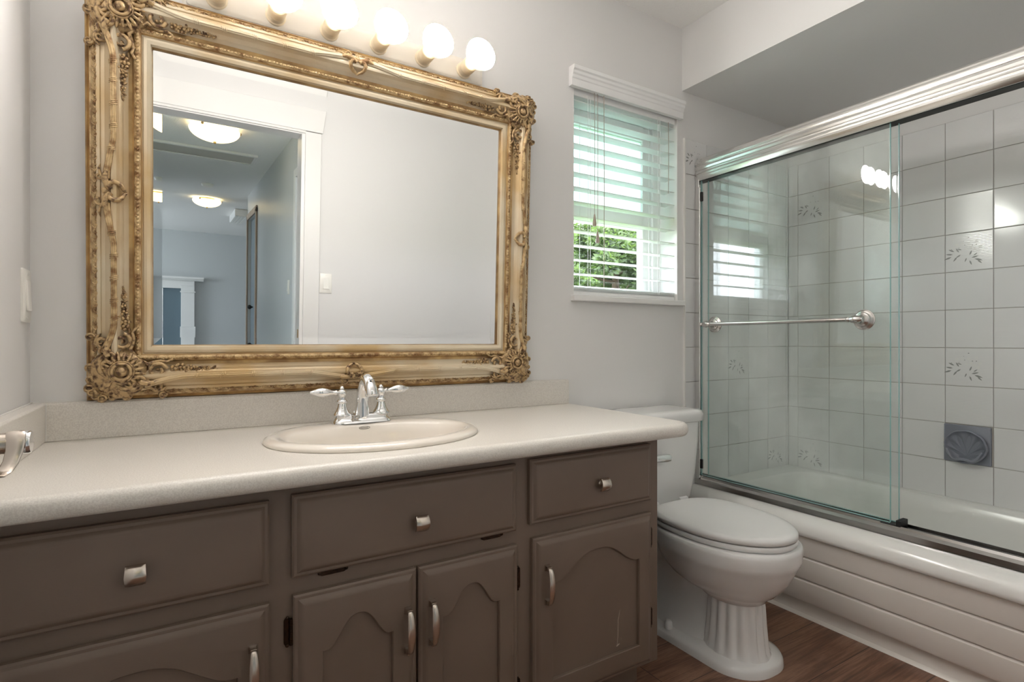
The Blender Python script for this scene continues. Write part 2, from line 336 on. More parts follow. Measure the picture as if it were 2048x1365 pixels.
# ================================================================== tiled alcove walls
ZR = [.966+.15*k for k in range(-4, 7)]     # grout rows
def tiles(name, spans, zs, plane, motifs, skip=()):
    # spans: column limits (a increasing), plane(a, depth, z) -> xyz
    g = MB(); a0, a1 = spans[0], spans[-1]; z0, z1 = zs[0], zs[-1]
    def bx(mb, a, b, c, d, e, f):
        P = [plane(q, dep, z) for z in (e, f) for (q, dep) in ((a, c), (b, c), (b, d), (a, d))]
        mb.add(P, [(0, 3, 2, 1), (4, 5, 6, 7), (0, 1, 5, 4), (1, 2, 6, 5), (2, 3, 7, 6), (3, 0, 4, 7)])
    bx(g, a0, a1, 0.0003, .006, z0, z1); root = struct(g.build(name, 'grout'))
    t = MB(); q = .0012
    for i in range(len(spans)-1):
        for j in range(len(zs)-1):
            if (i, j) in skip: continue
            a, b, e, f = spans[i]+q, spans[i+1]-q, zs[j]+q, zs[j+1]-q; c = min(.0016, (b-a)/4)
            l0 = [plane(x, .006, z) for x, z in ((a, e), (b, e), (b, f), (a, f))]
            l1 = [plane(x, .0078, z) for x, z in ((a, e), (b, e), (b, f), (a, f))]
            l2 = [plane(x, .0086, z) for x, z in ((a+c, e+c), (b-c, e+c), (b-c, f-c), (a+c, f-c))]
            t.cm = 1 if random.random() < .3 else 0
            t.loft([l0, l1, l2], False, True)
    t.build('glazed_tile', ['tile', 'tiletex'], root, ang=25)
    for (i, j) in motifs:
        a, b, e, f = spans[i], spans[i+1], zs[j], zs[j+1]; lm = MB()
        LV = [(.14, .40, 200, .15), (.17, .46, 172, .14), (.20, .53, 150, .13), (.30, .50, 120, .12), (.26, .39, 235, .13), (.34, .44, 215, .12), (.36, .56, 160, .10),
              (.52, .40, 70, .12), (.56, .33, 15, .14), (.62, .30, -20, .16), (.68, .26, -45, .12), (.52, .27, -70, .12), (.46, .34, -110, .10), (.60, .38, 40, .10)]
        def pt(u, v, d): return plane(a+(b-a)*u if plane.flip == 0 else b-(b-a)*u, d, e+(f-e)*v)
        for (u, v, an, L) in LV:
            c, s_ = math.cos(R(an)), math.sin(R(an)); L *= 1.12
            P = [(0, 0), (.35, .13), (.7, .10), (1, 0), (.7, -.10), (.35, -.13)]
            lm.add([pt(u+L*(x*c-y*s_), v+L*(x*s_+y*c), .0089) for x, y in P], [(0, 1, 2, 3, 4, 5)])
        for (u, v, r) in ((.50, .86, .018), (.58, .66, .016), (.66, .66, .016), (.42, .68, .013), (.30, .62, .011), (.14, .60, .012), (.40, .78, .009)):
            lm.add([pt(u+r*math.cos(k*PI/3), v+r*.7*math.sin(k*PI/3), .0089) for k in range(6)], [(0, 1, 2, 3, 4, 5)])
        lm.build('floral_motif', 'leafpaint', root, smooth=False, fix=False)
        pm = MB()
        for (u, v) in ((.62, .55), (.70, .50), (.55, .60), (.46, .58), (.74, .60), (.36, .72), (.26, .70), (.66, .74), (.5, .72)):
            for k in range(5):
                an = k*2*PI/5+u*9; uu, vv = u+.024*math.cos(an), v+.024*math.sin(an)
                pm.add([pt(uu+.017*math.cos(q*PI/3), vv+.017*math.sin(q*PI/3), .00885) for q in range(6)], [(0, 1, 2, 3, 4, 5)])
        pm.build('petal_motif', 'petalpaint', root, smooth=False, fix=False)
    return root
def pl_b(a, d, z): return (a, -d, z)
pl_b.flip = 0
def pl_r(a, d, z): return (XR-d, a, z)
pl_r.flip = 1
zs = ZR
cb = [1.866, 2.004, 2.154, 2.304, 2.454, 2.604, XR-.009]
tiles('wall_back_tile', cb, zs, pl_b, [(2, 3), (4, 0), (0, 9)])
cr = [-.059-.152*k for k in range(9, -1, -1)]+[-.0095]
tiles('wall_right_tile', cr, zs, pl_r, [(4, 3), (4, 6), (8, 0), (8, 8)], skip=[(4, 1)])
struct(MB().box(1.862, 1.868, -.0095, -.0002, ZR[0], ZR[-1]+.003).build('trim_tile_edge', 'caulk'))

# ================================================================== soap dish
sd = thing('soap_dish', (XR-.006, -.739, .516), 'slate blue ceramic soap dish shaped like a scallop shell set in the tiled wall', 'soap dish')
m = MB(); W2, H2 = .0745, .148
m.loft([[(d, x, z) for x, z in rrect(-W2+i, W2-i, .001+i, H2-i, .004)] for d, i in ((0, 0), (-.006, 0), (-.009, .003))], True, True)
m.build('back_plate', 'soap', sd)
sh = MB(); n = 96; cz0 = .066
def shr(a): # scalloped outline
    rx, ry = .064, .060; k = 1+.035*abs(math.sin(a*4.5)) if math.sin(a) > -.15 else 1
    return rx*math.cos(a)*k, ry*math.sin(a)*k
rim = [shr(2*PI*i/n) for i in range(n)]
L = []
for (sc, d) in ((1.06, -.008), (1.05, -.014), (1.0, -.017), (.95, -.014), (.93, -.010)):
    L.append([(d-(.012 if y < -.02 else 0)*min(1, max(0, (-y-.02)/.03)), x*sc, cz0+y*sc) for x, y in rim])
for (sc, d) in ((.86, -.003), (.7, .002), (.5, .004), (.3, .004), (.1, .003)):
    L.append([(d-.0055*math.cos(9*2*PI*i/n)*(sc if rim[i][1] > -.02 else .2), rim[i][0]*sc*(1 if rim[i][1] > 0 else .95), cz0-.036*(1-sc)+rim[i][1]*sc) for i in range(n)])
for i in range(len(L)): L[i] = [(p[0]-.012, p[1], p[2]) for p in L[i]]
sh.loft(L, False, True); sh.build('shell_bowl', 'soap', sd, ang=60)
lip = MB(); pts = []
for k in range(25):
    a = R(200+140*k/24); pts.append((-.036-.012*math.sin(PI*k/24), .058*math.cos(a), cz0+.050*math.sin(a)+.006*math.cos(4*PI*k/24)))
lip.tube(pts, [.003+.003*math.sin(PI*k/24) for k in range(25)], 8); lip.build('front_lip', 'soap', sd)

# ================================================================== bathtub
TX0 = 1.868; TY0, TY1 = -1.522, -.010
tub = thing('bathtub', (TX0, -.76, 0), 'white alcove bathtub with a ribbed apron beside the toilet', 'bathtub')
def tl(P): return [(x-TX0, y+.76, z) for x, y, z in P]
m = MB(); xi0, xi1, yi0, yi1 = 2.005, 2.565, -1.43, -.11
outer = [(1.925, TY0), (XR-.0095, TY0), (XR-.0095, TY1), (1.925, TY1)]
inn = rrect(xi0, xi1, yi0, yi1, .13, 10)
O, I = loops2(outer, inn, (2.285, -.77))
cc = (2.285, -.77)
def sc(P, s1, s2): return [(cc[0]+(x-cc[0])*s1, cc[1]+(y-cc[1])*s2) for x, y in P]
L = [tl([(x, y, .372) for x, y in O]), tl([(x, y, .3735) for x, y in sc(I, 1.02, 1.01)]), tl([(x, y, .371) for x, y in I]), tl([(x, y, .360) for x, y in sc(I, .965, .985)]),
     tl([(x, y, .30) for x, y in sc(I, .93, .965)]), tl([(x, y, .16) for x, y in sc(I, .86, .90)]), tl([(x, y, .10) for x, y in sc(I, .78, .84)]), tl([(x, y, .075) for x, y in sc(I, .62, .72)]), tl([(x, y, .07) for x, y in sc(I, .2, .3)])]
m.loft(L, False, True); m.build('basin', 'tub', tub, ang=70)
m = MB()   # rolled outer rim
prof = [(1.95, .360), (1.95, .3725), (1.925, .3722), (1.905, .370), (1.890, .362), (1.877, .350), (1.870, .336), (1.868, .32), (1.869, .309), (1.875, .304), (1.90, .304)]
m.ext(prof, TY0, TY1, lambda a, b, t: (a-TX0, t+.76, b)); m.build('rolled_rim', 'tub', tub, ang=50)
m = MB()   # apron: three leaning bands over a coved foot
prof = [(1.94, .305), (1.890, .305), (1.886, .298), (1.890, .236), (1.892, .230), (1.904, .226), (1.893, .219), (1.893, .212), (1.898, .152), (1.900, .146), (1.912, .142), (1.900, .135),
        (1.900, .128), (1.904, .070), (1.908, .062), (1.930, .058), (1.930, .022), (1.926, .010), (1.916, .003), (1.914, 0), (1.95, 0)]
m.ext(prof, TY0, TY1+.0, lambda a, b, t: (a-TX0, t+.76, b)); m.build('apron', 'apron', tub, ang=32)

# ================================================================== shower enclosure
sx = 1.95
se = thing('shower_door', (sx, -.76, .374), 'frameless sliding glass shower door under a polished header rail', 'shower door')
def sl(x, y, z): return (x-sx, y+.76, z-.374)
def SB(name, mt, boxes, parent=se, **kw):
    mb = MB()
    for (x0, x1, y0, y1, z0, z1) in boxes:
        a = sl(x0, y0, z0); b = sl(x1, y1, z1); mb.box(a[0], b[0], a[1], b[1], a[2], b[2])
    return mb.build(name, mt, parent, **kw)
m = MB()
prof = [(1.990, 1.700), (1.990, 1.786), (1.952, 1.790), (1.940, 1.788), (1.937, 1.782), (1.932, 1.781), (1.931, 1.775), (1.926, 1.773), (1.923, 1.766), (1.923, 1.760), (1.928, 1.757), (1.928, 1.754), (1.924, 1.750),
        (1.922, 1.742), (1.924, 1.734), (1.930, 1.731), (1.930, 1.728), (1.925, 1.725), (1.924, 1.720), (1.929, 1.716), (1.929, 1.714), (1.924, 1.711), (1.923, 1.705), (1.926, 1.698), (1.932, 1.690), (1.936, 1.690),
        (1.936, 1.705), (1.985, 1.705)]
m.ext(prof, -1.53, -.0095, lambda a, b, t: sl(a, t, b)); m.build('header_rail', 'alum', se, ang=28)
SB('roller_channel', 'black', [(1.942, 1.984, -1.52, -.012, 1.690, 1.7045)])
m = MB(); prof = [(1.922, .3745), (1.924, .392), (1.934, .400), (1.937, .408), (1.940, .408), (1.941, .392), (1.957, .392), (1.958, .404), (1.961, .404), (1.962, .392), (1.982, .392), (1.983, .408), (1.986, .408), (1.988, .3745)]
m.ext(prof, -1.53, -.0095, lambda a, b, t: sl(a, t, b)); m.build('bottom_track', 'track', se, ang=25)
SB('wall_jamb', 'alum', [(1.928, 1.985, -.028, -.0095, .392, 1.70), (1.926, 1.934, -.034, -.0095, .40, 1.66)], bevel=.002)
SB('bumper', 'black', [(1.934, 1.944, -.040, -.028, 1.60, 1.64), (1.934, 1.944, -.040, -.028, .44, .48)], bevel=.002)
def panel(x, y0, y1, lab):
    g = SB('glass_panel', 'shglass', [(x-.003, x+.003, y0, y1, .412, 1.704)])
    SB('glass_edge', 'glassedge', [(x-.0031, x+.0031, y0-.0012, y0-.0001, .412, 1.704), (x-.0031, x+.0031, y1+.0001, y1+.0012, .412, 1.704), (x-.0031, x+.0031, y0, y1, .4105, .4119)], g)
    g['label'] = lab; return g
g1 = panel(1.9455, -.766, -.030, 'outer glass panel carrying the towel bar')
g2 = panel(1.9700, -.780, -.046, 'inner glass panel')
SB('panel_guide', 'black', [(1.936, 1.982, -.80, -.74, .3925, .4095), (1.936, 1.985, -.80, -.785, .392, .425)], bevel=.002)
# towel bar on the outer panel
BX, BZ = 1.888, 1.063
m = MB(); m.tube([sl(BX, -.072, BZ), sl(BX, -.700, BZ)], .0075, 16)
for y, sgn in ((-.100, 1), (-.690, -1)):
    m.lathe([(.0075, -.03), (.009, -.022), (.0075, -.019), (.011, -.012), (.014, 0), (.011, .012), (.0075, .019), (.009, .022), (.0, .024)], 20, (0, 0, 0), 'X')
    Mx = Matrix.Translation(sl(BX, y, BZ)) @ Matrix.Rotation(R(90)*sgn, 4, 'Z'); m.xf(Mx, len(m.v)-9*20)
m.build('towel_bar', 'bar', g1, ang=40)
for y in (-.100, -.690):
    m = MB(); d = 1.9425-BX
    m.lathe([(.034, 0), (.034, -.003), (.031, -.005), (.030, -.004), (.024, -.007), (.022, -.011), (.017, -.013), (.012, -.018), (.009, -.024), (.009, -.045), (.012, -.05), (.009, -.058)], 32, sl(1.9425, y, BZ), 'X')
    m.build('flange', 'bar', g1, ang=35)

# ================================================================== toilet
TCX = 1.507
to = thing('toilet', (TCX, -.02, 0), 'white two piece toilet with fluted pedestal between cabinet and bathtub', 'toilet')
def tz(P): return [(x-TCX, y+.02, z if z > .5 or z < .2 else z*.967) for x, y, z in P]
def oval(cx, yf, yb, rx, n=72, e=2.0, eb=None):
    out = []; cy = yb-(yb-yf)*.42 if False else (yf+yb)/2; ry = (yb-yf)/2
    for k in range(n):
        a = 2*PI*k/n; c, s_ = math.cos(a), math.sin(a); ee = (eb or e) if s_ > 0 else e
        out.append((cx+rx*math.copysign(abs(c)**(2/ee), c), cy+ry*math.copysign(abs(s_)**(2/ee), s_)))
    return out
# bowl
m = MB(); L = []
for (z, rx, yf, yb, e) in ((.200, .087, -.612, -.41, 2.1), (.212, .092, -.618, -.38, 2.1), (.228, .118, -.640, -.33, 2.1), (.250, .141, -.660, -.29, 2.1), (.280, .160, -.680, -.26, 2.1), (.310, .171, -.693, -.25, 2.15),
        (.328, .176, -.700, -.245, 2.2), (.336, .180, -.705, -.242, 2.2), (.350, .1835, -.709, -.238, 2.2), (.378, .184, -.710, -.236, 2.2), (.390, .182, -.708, -.238, 2.2), (.394, .176, -.702, -.242, 2.2)):
    L.append(tz([(x, y, z) for x, y in oval(TCX, yf, yb, rx, e=e)]))
m.loft(L, True, True); m.build('bowl', 'porc', to, ang=80)
# fluted pedestal column
m = MB(); L = []
for (z, r, fl) in ((.020, .099, 0), (.032, .096, .0), (.045, .088, .0035), (.08, .083, .0045), (.13, .079, .0045), (.18, .076, .0045), (.200, .076, .001), (.215, .076, 0)):
    l = []
    for k in range(144):
        a = 2*PI*k/144; q = r+fl*(abs(math.cos(a*8))*2-1)
        l.append((q*.98*math.cos(a)-.006, -.505+q*1.10*math.sin(a), z))
    L.append(l)
m.loft(L, True, True); m.build('pedestal', 'porc', to, ang=80)
# foot flange
m = MB(); L = []
for (z, g) in ((0, 0), (.018, .002), (.026, .008), (.030, .018), (.036, .03)):
    L.append(tz([(x, y, z) for x, y in rrect(TCX-.128+g, TCX+.128-g, -.652+g, -.10-g, [.115-g, .05, .05, .115-g], 12)]))
m.loft(L, True, True); m.build('foot', 'porc', to, ang=70)
# trapway body
m = MB(); L = []
for (z, rx, yf, yb) in ((.03, .098, -.50, -.12), (.06, .080, -.50, -.12), (.12, .066, -.48, -.11), (.18, .070, -.46, -.10), (.25, .090, -.44, -.09), (.31, .105, -.42, -.08), (.36, .112, -.40, -.06)):
    L.append(tz([(x, y, z) for x, y in oval(TCX, yf, yb, rx, e=2.8)]))
m.loft(L); m.build('trapway', 'porc', to, ang=80)
m = MB(); L = []
for (z, g) in ((.335, .03), (.352, .008), (.37, 0), (.392, 0), (.398, .006)):
    L.append(tz([(x, y, z) for x, y in rrect(TCX-.118+g, TCX+.118-g, -.30+g, -.035-g, .04, 8)]))
m.loft(L); m.build('deck', 'porc', to, ang=60)
# seat and lid (egg shaped, squared at the hinge)
def egg(z, g=0): return tz([(x, y, z) for x, y in egg2(g)])
def egg2(g):
    P = []
    for k in range(49):
        a = PI+PI*k/48; P.append((TCX+(.174-g)*math.cos(a), -.468+(.236-g)*math.sin(a)))
    for k in range(1, 20):
        t = k/20; a = PI*t; c = math.cos(a); s_ = math.sin(a)
        P.append((TCX+(.174-g)*math.copysign(abs(c)**.62, c), -.468+(.206-g)*abs(s_)**.62))
    return P
m = MB(); m.loft([egg(z, g) for z, g in ((.397, .006), (.401, .002), (.408, .001), (.414, .004))]); m.build('seat', 'seat', to, ang=60)
m = MB(); m.loft([egg(z, g) for z, g in ((.417, .006), (.420, .001), (.430, .001), (.437, .006), (.440, .016), (.4412, .03), (.4425, .10))]); m.build('lid', 'seat', to, ang=75)
for s_ in (-1, 1):
    m = MB(); m.tube([(s_*.075-.02, -.222, .412), (s_*.075+.02, -.222, .412)], .009, 12); m.build('seat_hinge', 'seat', to)
    m = MB(); m.lathe([(.014, 0), (.013, .018), (.008, .026), (0.001, .028)], 20, (s_*.108, -.32, .033)); m.build('bolt_cap', 'seat', to)
# tank
cx2 = TCX+.008
def trk(z, hw, yf, yb, r): return tz([(x, y, z) for x, y in rrect(cx2-hw, cx2+hw, yf, yb, [r, .012, .012, r], 8)])
m = MB(); m.loft([trk(.398, .190, -.185, -.03, .045), (trk(.41, .200, -.190, -.027, .045)), trk(.50, .212, -.200, -.024, .045), trk(.60, .220, -.206, -.022, .045), trk(.684, .224, -.208, -.02, .045)]); m.build('tank', 'porc', to, ang=45)
m = MB(); m.loft([trk(.684, .232, -.216, -.016, .05), trk(.688, .236, -.220, -.014, .05), trk(.712, .238, -.222, -.012, .05), trk(.724, .234, -.218, -.014, .05), trk(.729, .224, -.208, -.022, .05), trk(.730, .20, -.18, -.05, .05)]); m.build('tank_lid', 'porc', to, ang=45)
m = MB(); m.lathe([(.014, 0), (.014, .006), (.009, .01), (.008, .02)], 20, (-.15, -.186, .575), 'Y'); m.tube([(-.155, -.208, .575), (-.09, -.212, .574), (-.005, -.214, .570), (.01, -.214, .569)], [.014, .0155, .017, .015], 14, flat=.95)
m.build('flush_handle', 'chrome', to)

# ================================================================== vanity
YF = -.515                                   # face frame front
VX0, VX1 = XL, 1.163
van = thing('vanity_cabinet', (.43, -.26, 0), 'taupe painted vanity cabinet with arched panel doors under the white countertop', 'cabinet')
def vl(x, y, z): return (x-.43, y+.26, z)
def VB(name, mt, boxes, parent=van, **kw):
    mb = MB()
    for (x0, x1, y0, y1, z0, z1) in boxes:
        a = vl(x0, y0, z0); b = vl(x1, y1, z1); mb.box(a[0], b[0], a[1], b[1], a[2], b[2])
    return mb.build(name, mt, parent, **kw)
ZT = .7245
# openings behind doors are solid frame members: face frame with rails and stiles, side panel, kick
VB('carcass', 'cab', [(VX0+.002, VX1, YF+.02, -.002, .09, .60), (VX0+.002, VX1, YF+.02, -.50, .60, ZT-.001), (VX0+.002, VX0+.02, YF+.02, -.002, .6, ZT-.001), (VX1-.018, VX1, YF+.02, -.002, .09, ZT-.001)], bevel=.001)
VB('face_frame', 'cab', [(VX0+.002, VX1+.001, YF, YF+.0195, .085, ZT-.001)], bevel=.002)
VB('toe_kick', 'cab', [(VX0+.002, VX1-.02, YF+.06, YF+.075, 0.0, .0895), (VX1-.03, VX1-.012, YF+.075, -.01, 0.0, .0895)])
T = .020
def rect(x0, x1, z0, z1, g): return [(x0+g, z0+g), (x1-g, z0+g), (x1-g, z1-g), (x0+g, z1-g)]
EDGE = [(0, 0), (0, .0105), (.0035, .0135), (.0085, .0135), (.0125, .0172), (.017, .0195), (.021, T)]
def front(name, x0, x1, z0, z1, parent=van):
    m = MB(); L = []
    for g, d in EDGE: L.append([vl(x, YF-.0005-d, z) for x, z in rect(x0, x1, z0, z1, g)])
    m.loft(L, True, True); return m.build(name, 'cabh', parent, ang=20)
def knob(x, z, parent):
    m = MB(); y = YF-T; m.lathe([(.009, 0), (.006, .004), (.006, .014)], 16, vl(x, y, z), 'Y')
    L = []
    for k in range(9):
        t = -1+2*k/8; zz = z+.0160*t; yy = y-.0245+.008*t*t
        hw = .0150-.0013*abs(t)
        L.append([vl(x-hw, yy, zz), vl(x-hw*.6, yy-.0022, zz), vl(x+hw*.6, yy-.0022, zz), vl(x+hw, yy, zz), vl(x+hw, yy+.0055, zz), vl(x-hw, yy+.0055, zz)])
    m.loft(L); m.build('knob', 'nickel', parent, ang=50)
def pull(x, z, parent, name='pull'):
    m = MB(); y = YF-T
    for s_ in (-1, 1):
        a = vl(x, y, z+s_*.041); m.loft([[(a[0]+dx*q, a[1]-d, a[2]+dz*q) for dx, dz in ((-1, -1), (1, -1), (1, 1), (-1, 1))] for q, d in ((.0075, 0), (.007, .003), (.005, .006), (.005, .015))])
    pts = []; rr = []
    for k in range(21):
        t = -1+2*k/20; pts.append(vl(x, y-.013-.013*(1-t*t)**.6, z+.045*t)); rr.append(.0045+.0028*(1-t*t))
    L = []
    for p, r_ in zip(pts, rr):
        L.append([(p[0]+math.cos(q*PI/5)*r_*1.15, p[1]+math.sin(q*PI/5)*.0035, p[2]) for q in range(10)])
    m.loft(L); m.build(name, 'nickel', parent, ang=50)
def hinge(x, z, parent, vert=True, side=1):
    m = MB(); h = .026
    def P(a, d, b): return vl(x+(a if vert else b), YF-d, z+(b if vert else a))
    # exposed frame leaf with rounded ends, knuckle barrel, screws
    pr = rrect(-.007, .006, -h, h, .006, 4)
    m.loft([[P(a, .0002, b) for a, b in pr], [P(a, .0025, b) for a, b in pr]])
    m.tube([P(.0062*side, .006, -h*.95), P(.0062*side, .006, h*.95)], .0042, 10)
    for k in (-1, 0, 1): m.tube([P(.0062*side, .006, h*.6*k-.001), P(.0062*side, .006, h*.6*k+.001)], .0052, 10)
    for k in (-1, 1): m.ell(P(-.001, .003, h*1.0*k), (.0035, .0025, .0035), 8, 5)
    m.build('hinge', 'bronze', parent)
def door(x0, x1, z0, z1, lab=None):
    w_, h_ = x1-x0, z1-z0; cx = (x0+x1)/2; st = .052; a = w_/2-st; zb = z0+.062; zsh = z1-.115; ztp = z1-.058
    arch = [(cx-a, zb), (cx+a, zb), (cx+a, zsh)]; n = 28; fl = .010
    for k in range(n+1):
        x = (a-fl)*(1-2*k/n); arch.append((cx+x, zsh+(ztp-zsh)*(.5+.5*math.cos(PI*(abs(x)/(a-fl))**1.3))))
    arch.append((cx-a, zsh))
    c = (cx, (zb+zsh)/2); m = MB(); O, I = loops2(rect(x0, x1, z0, z1, .021), arch, c)
    def ins(P, g): return [(c[0]+(x-c[0])*(1-g/a), c[1]+(z-c[1])*(1-g/(zsh-c[1]+.02))) for x, z in P]
    RO, _ = loops2(rect(x0, x1, z0, z1, 0), arch, c)
    L = []
    for g, d in EDGE[:-1]:
        LO = [(min(max(x, x0+g), x1-g), min(max(z, z0+g), z1-g)) for x, z in RO]
        L.append([vl(x, YF-.0005-d, z) for x, z in LO])
    L.append([vl(x, YF-.0005-T, z) for x, z in O]); L.append([vl(x, YF-.0005-T, z) for x, z in I])
    L.append([vl(x, YF-.0005-T+.002, z) for x, z in ins(I, .0015)]); L.append([vl(x, YF-.0005-T+.010, z) for x, z in ins(I, .002)])
    m.loft(L, True, False); d_ = m.build('door', 'cab', van, ang=20)
    m = MB(); P = ins(I, -.001); m.loft([[vl(x, YF-.0005-T+.0135, z) for x, z in P], [vl(x, YF-.0005-T+.0095, z) for x, z in P]]); m.build('door_panel', 'cab', d_, ang=20)
    if lab: d_['label'] = lab
    return d_
dr1 = front('drawer', -.262, .145, .540, .695); knob(-.058, .612, dr1)
dr2 = front('tilt_out_front', .184, .683, .543, .700); knob(.436, .610, dr2)
dr3 = front('drawer', .722, 1.125, .549, .706); knob(.938, .622, dr3)
hinge(.262, .5385, dr2, False, 1); hinge(.622, .5395, dr2, False, 1)
do1 = door(-.262, .145, .100, .505); pull(.116, .394, do1)
do2 = door(.186, .432, .100, .509); pull(.410, .388, do2)
do3 = door(.4375, .686, .100, .509); pull(.464, .390, do3)
do4 = door(.730, 1.127, .098, .514); pull(.765, .400, do4)
hinge(.178, .440, do2, side=1); hinge(.178, .16, do2, side=1); hinge(.6935, .425, do3, side=-1); hinge(.6935, .16, do3, side=-1)
hinge(1.1345, .440, do4, side=-1); hinge(1.1345, .215, do4, side=-1); hinge(-.268, .42, do1, side=1)
m = MB(); pts = [vl(1.010, YF-.0118, .272), vl(1.004, YF-.0118, .245), vl(1.003, YF-.0118, .205), vl(1.000, YF-.0118, .176)]; m.tube(pts, [.0007, .0014, .0016, .001], 6, flat=.4)
m.tube([vl(.998, YF-.0118, .177), vl(1.008, YF-.0118, .181)], .0014, 6); m.build('paint_scratch', 'chip', do4)

# ================================================================== countertop with splashes
ct = thing('countertop', (.47, -.29, ZT), 'white speckled laminate countertop with backsplash on the taupe cabinet', 'countertop')
ZC = .7627; CX0, CX1 = XL+.001, 1.229
def cl(x, y, z): return (x-.47, y+.29, z-ZT)
SCX, SCY, SRX, SRY = .413, -.320, .254, .202
m = MB(); outer = [(CX0, -.570), (CX1-.04, -.570), (CX1-.015, -.560), (CX1, -.536), (CX1, -.0015), (CX0, -.0015)]; hole = ellipse(SCX, SCY, SRX-.02, SRY-.02, 72)
O, I = loops2(outer, hole, (SCX, SCY))
m.loft([[cl(x, y, ZT) for x, y in I], [cl(x, y, ZT) for x, y in O], [cl(x, y, ZC) for x, y in O], [cl(x, y, ZC) for x, y in I], [cl(x, y, ZT) for x, y in I]], False, False)
m.build('slab', 'lam', ct, ang=40, fix=True)
m = MB(); prof = []
for k in range(13):
    a = R(90+180*k/12); prof.append((-.5695+.0191*math.cos(a)*.9, (ZT+ZC)/2+.01909*math.sin(a)))
m.ext(prof, CX0, CX1-.04, lambda a, b, t: cl(t, a, b)); st = len(m.v)
L = []
for k in range(7):   # rounded outer corner
    an = R(90*k/6); L.append([cl(CX1-.04+(-(a+.5305))*math.sin(an), -.5305+(a+.5305)*math.cos(an), b) for a, b in prof])
m.loft(L, False, False)
m.build('front_edge', 'lam', ct, ang=50)
m = MB(); m.ext([(-.020, ZC), (-.020, .846), (-.016, .851), (-.0015, .851), (-.0015, ZC)], CX0, 1.229, lambda a, b, t: cl(t, a, b)); m.build('backsplash', 'lam', ct, bevel=.0015)
m = MB(); m.ext([(XL+.030, ZC), (XL+.030, .847), (XL+.026, .851), (XL+.001, .851), (XL+.001, ZC)], -.560, -.0205, lambda a, b, t: cl(a, t, b)); m.build('side_splash', 'lam', ct, bevel=.0015)
m = MB(); m.tube([cl(XL+.0305, -.0205, ZC+.001), cl(XL+.0305, -.0205, .850)], .0009, 6); m.tube([cl(XL+.003, -.0015, .8515), cl(XL+.003, -.55, .8515)], .0022, 8); m.tube([cl(XL, -.002, .8515), cl(1.22, -.002, .8515)], .0018, 8); m.build('caulk_line', 'caulk', ct)

# ================================================================== sink
sk = thing('sink', (SCX, SCY, ZC), 'oval off-white drop-in washbasin sunk in the white countertop', 'sink')
m = MB(); L = []
for (rx, ry, oy, z) in ((SRX-.002, SRY-.002, 0, .0003), (SRX, SRY, 0, .004), (SRX-.003, SRY-.003, 0, .009), (SRX-.012, SRY-.012, 0, .0135), (SRX-.022, SRY-.026, -.003, .0145), (SRX-.034, SRY-.058, -.018, .0135), (SRX-.040, SRY-.067, -.023, .006),
        (SRX-.046, SRY-.074, -.024, -.014), (SRX-.058, SRY-.083, -.024, -.045), (SRX-.080, SRY-.096, -.022, -.085), (SRX-.125, SRY-.122, -.016, -.115), (SRX-.19, SRY-.155, -.01, -.125), (.026, .026, -.01, -.128), (.02, .02, -.01, -.131)):
    L.append([(x, y+oy, z) for x, y in ellipse(0, 0, rx, ry, 96, 2.06)])
m.loft(L, False, True); bas = m.build('basin', 'bisc', sk, ang=80)
m = MB(); m.lathe([(.024, 0), (.024, .003), (.018, .004), (.016, .001), (.004, .002)], 28, (0, -.01, -.1305)); m.build('drain', 'chrome', sk)
from mathutils.bvhtree import BVHTree
bv = BVHTree.FromPolygons([v.co[:] for v in bas.data.vertices], [p.vertices[:] for p in bas.data.polygons])
def onb(x, z):
    h = bv.ray_cast(Vector((x, 0, z)), Vector((0, 1, 0)))[0]; return (x, h.y-.0004, z)
m = MB(); m.tube([onb(x, z+.0035) for x, z in ellipse(.002, 0, .0140, .0032, 24)], .0006, 6, closed=True)
m.tube([onb(.002-.0095+.00063*k, .0035+.0008*math.sin(k*2.1)) for k in range(31)], .0005, 5); m.build('maker_mark', 'print', sk)

# ================================================================== faucet
FX, FY = .419, -.172
fa = thing('faucet', (FX, FY, ZC+.0145), 'chrome two handle centerset faucet at the back of the sink', 'faucet')
m = MB(); m.loft([[(x, y, z) for x, y in rrect(-.078+g, .078-g, -.028+g*.9, .026-g*.9, .024-g*.3, 8)] for z, g in ((0, 0), (.005, .001), (.009, .005), (.013, .0085), (.018, .010), (.021, .013))]); m.build('base_plate', 'chrome', fa, ang=40)
HS = .052
for s_ in (-1, 1):
    m = MB(); m.lathe([(.0235, 0), (.0235, .003), (.020, .007), (.0155, .014), (.0125, .022), (.0105, .031), (.0125, .033), (.0135, .036), (.0125, .039), (.009, .041), (.008, .048), (.0085, .050), (.0105, .053), (.0110, .059), (.0100, .064), (.0065, .067), (.0045, .068), (.006, .071), (.004, .0755), (.0005, .077)], 28, (s_*HS, 0, .020))
    h = m.build('handle', 'chrome', fa, ang=50)
    m = MB(); n = 0; prof = [(.004, .007), (.0045, .012), (.0075, .015), (.0055, .018), (.0045, .021), (.006, .026), (.0095, .034), (.0120, .044), (.0125, .052), (.0105, .062), (.007, .070), (.004, .076), (.0045, .078), (.0005, .082)]
    m.lathe(prof, 24, (0, 0, 0), 'X'); Mx = Matrix.Translation((s_*HS, 0, .079)) @ Matrix.Rotation(0 if s_ > 0 else PI, 4, 'Z') @ Matrix.Rotation(R(-3), 4, 'Y'); m.xf(Mx); m.build('lever', 'chrome', h, ang=60)
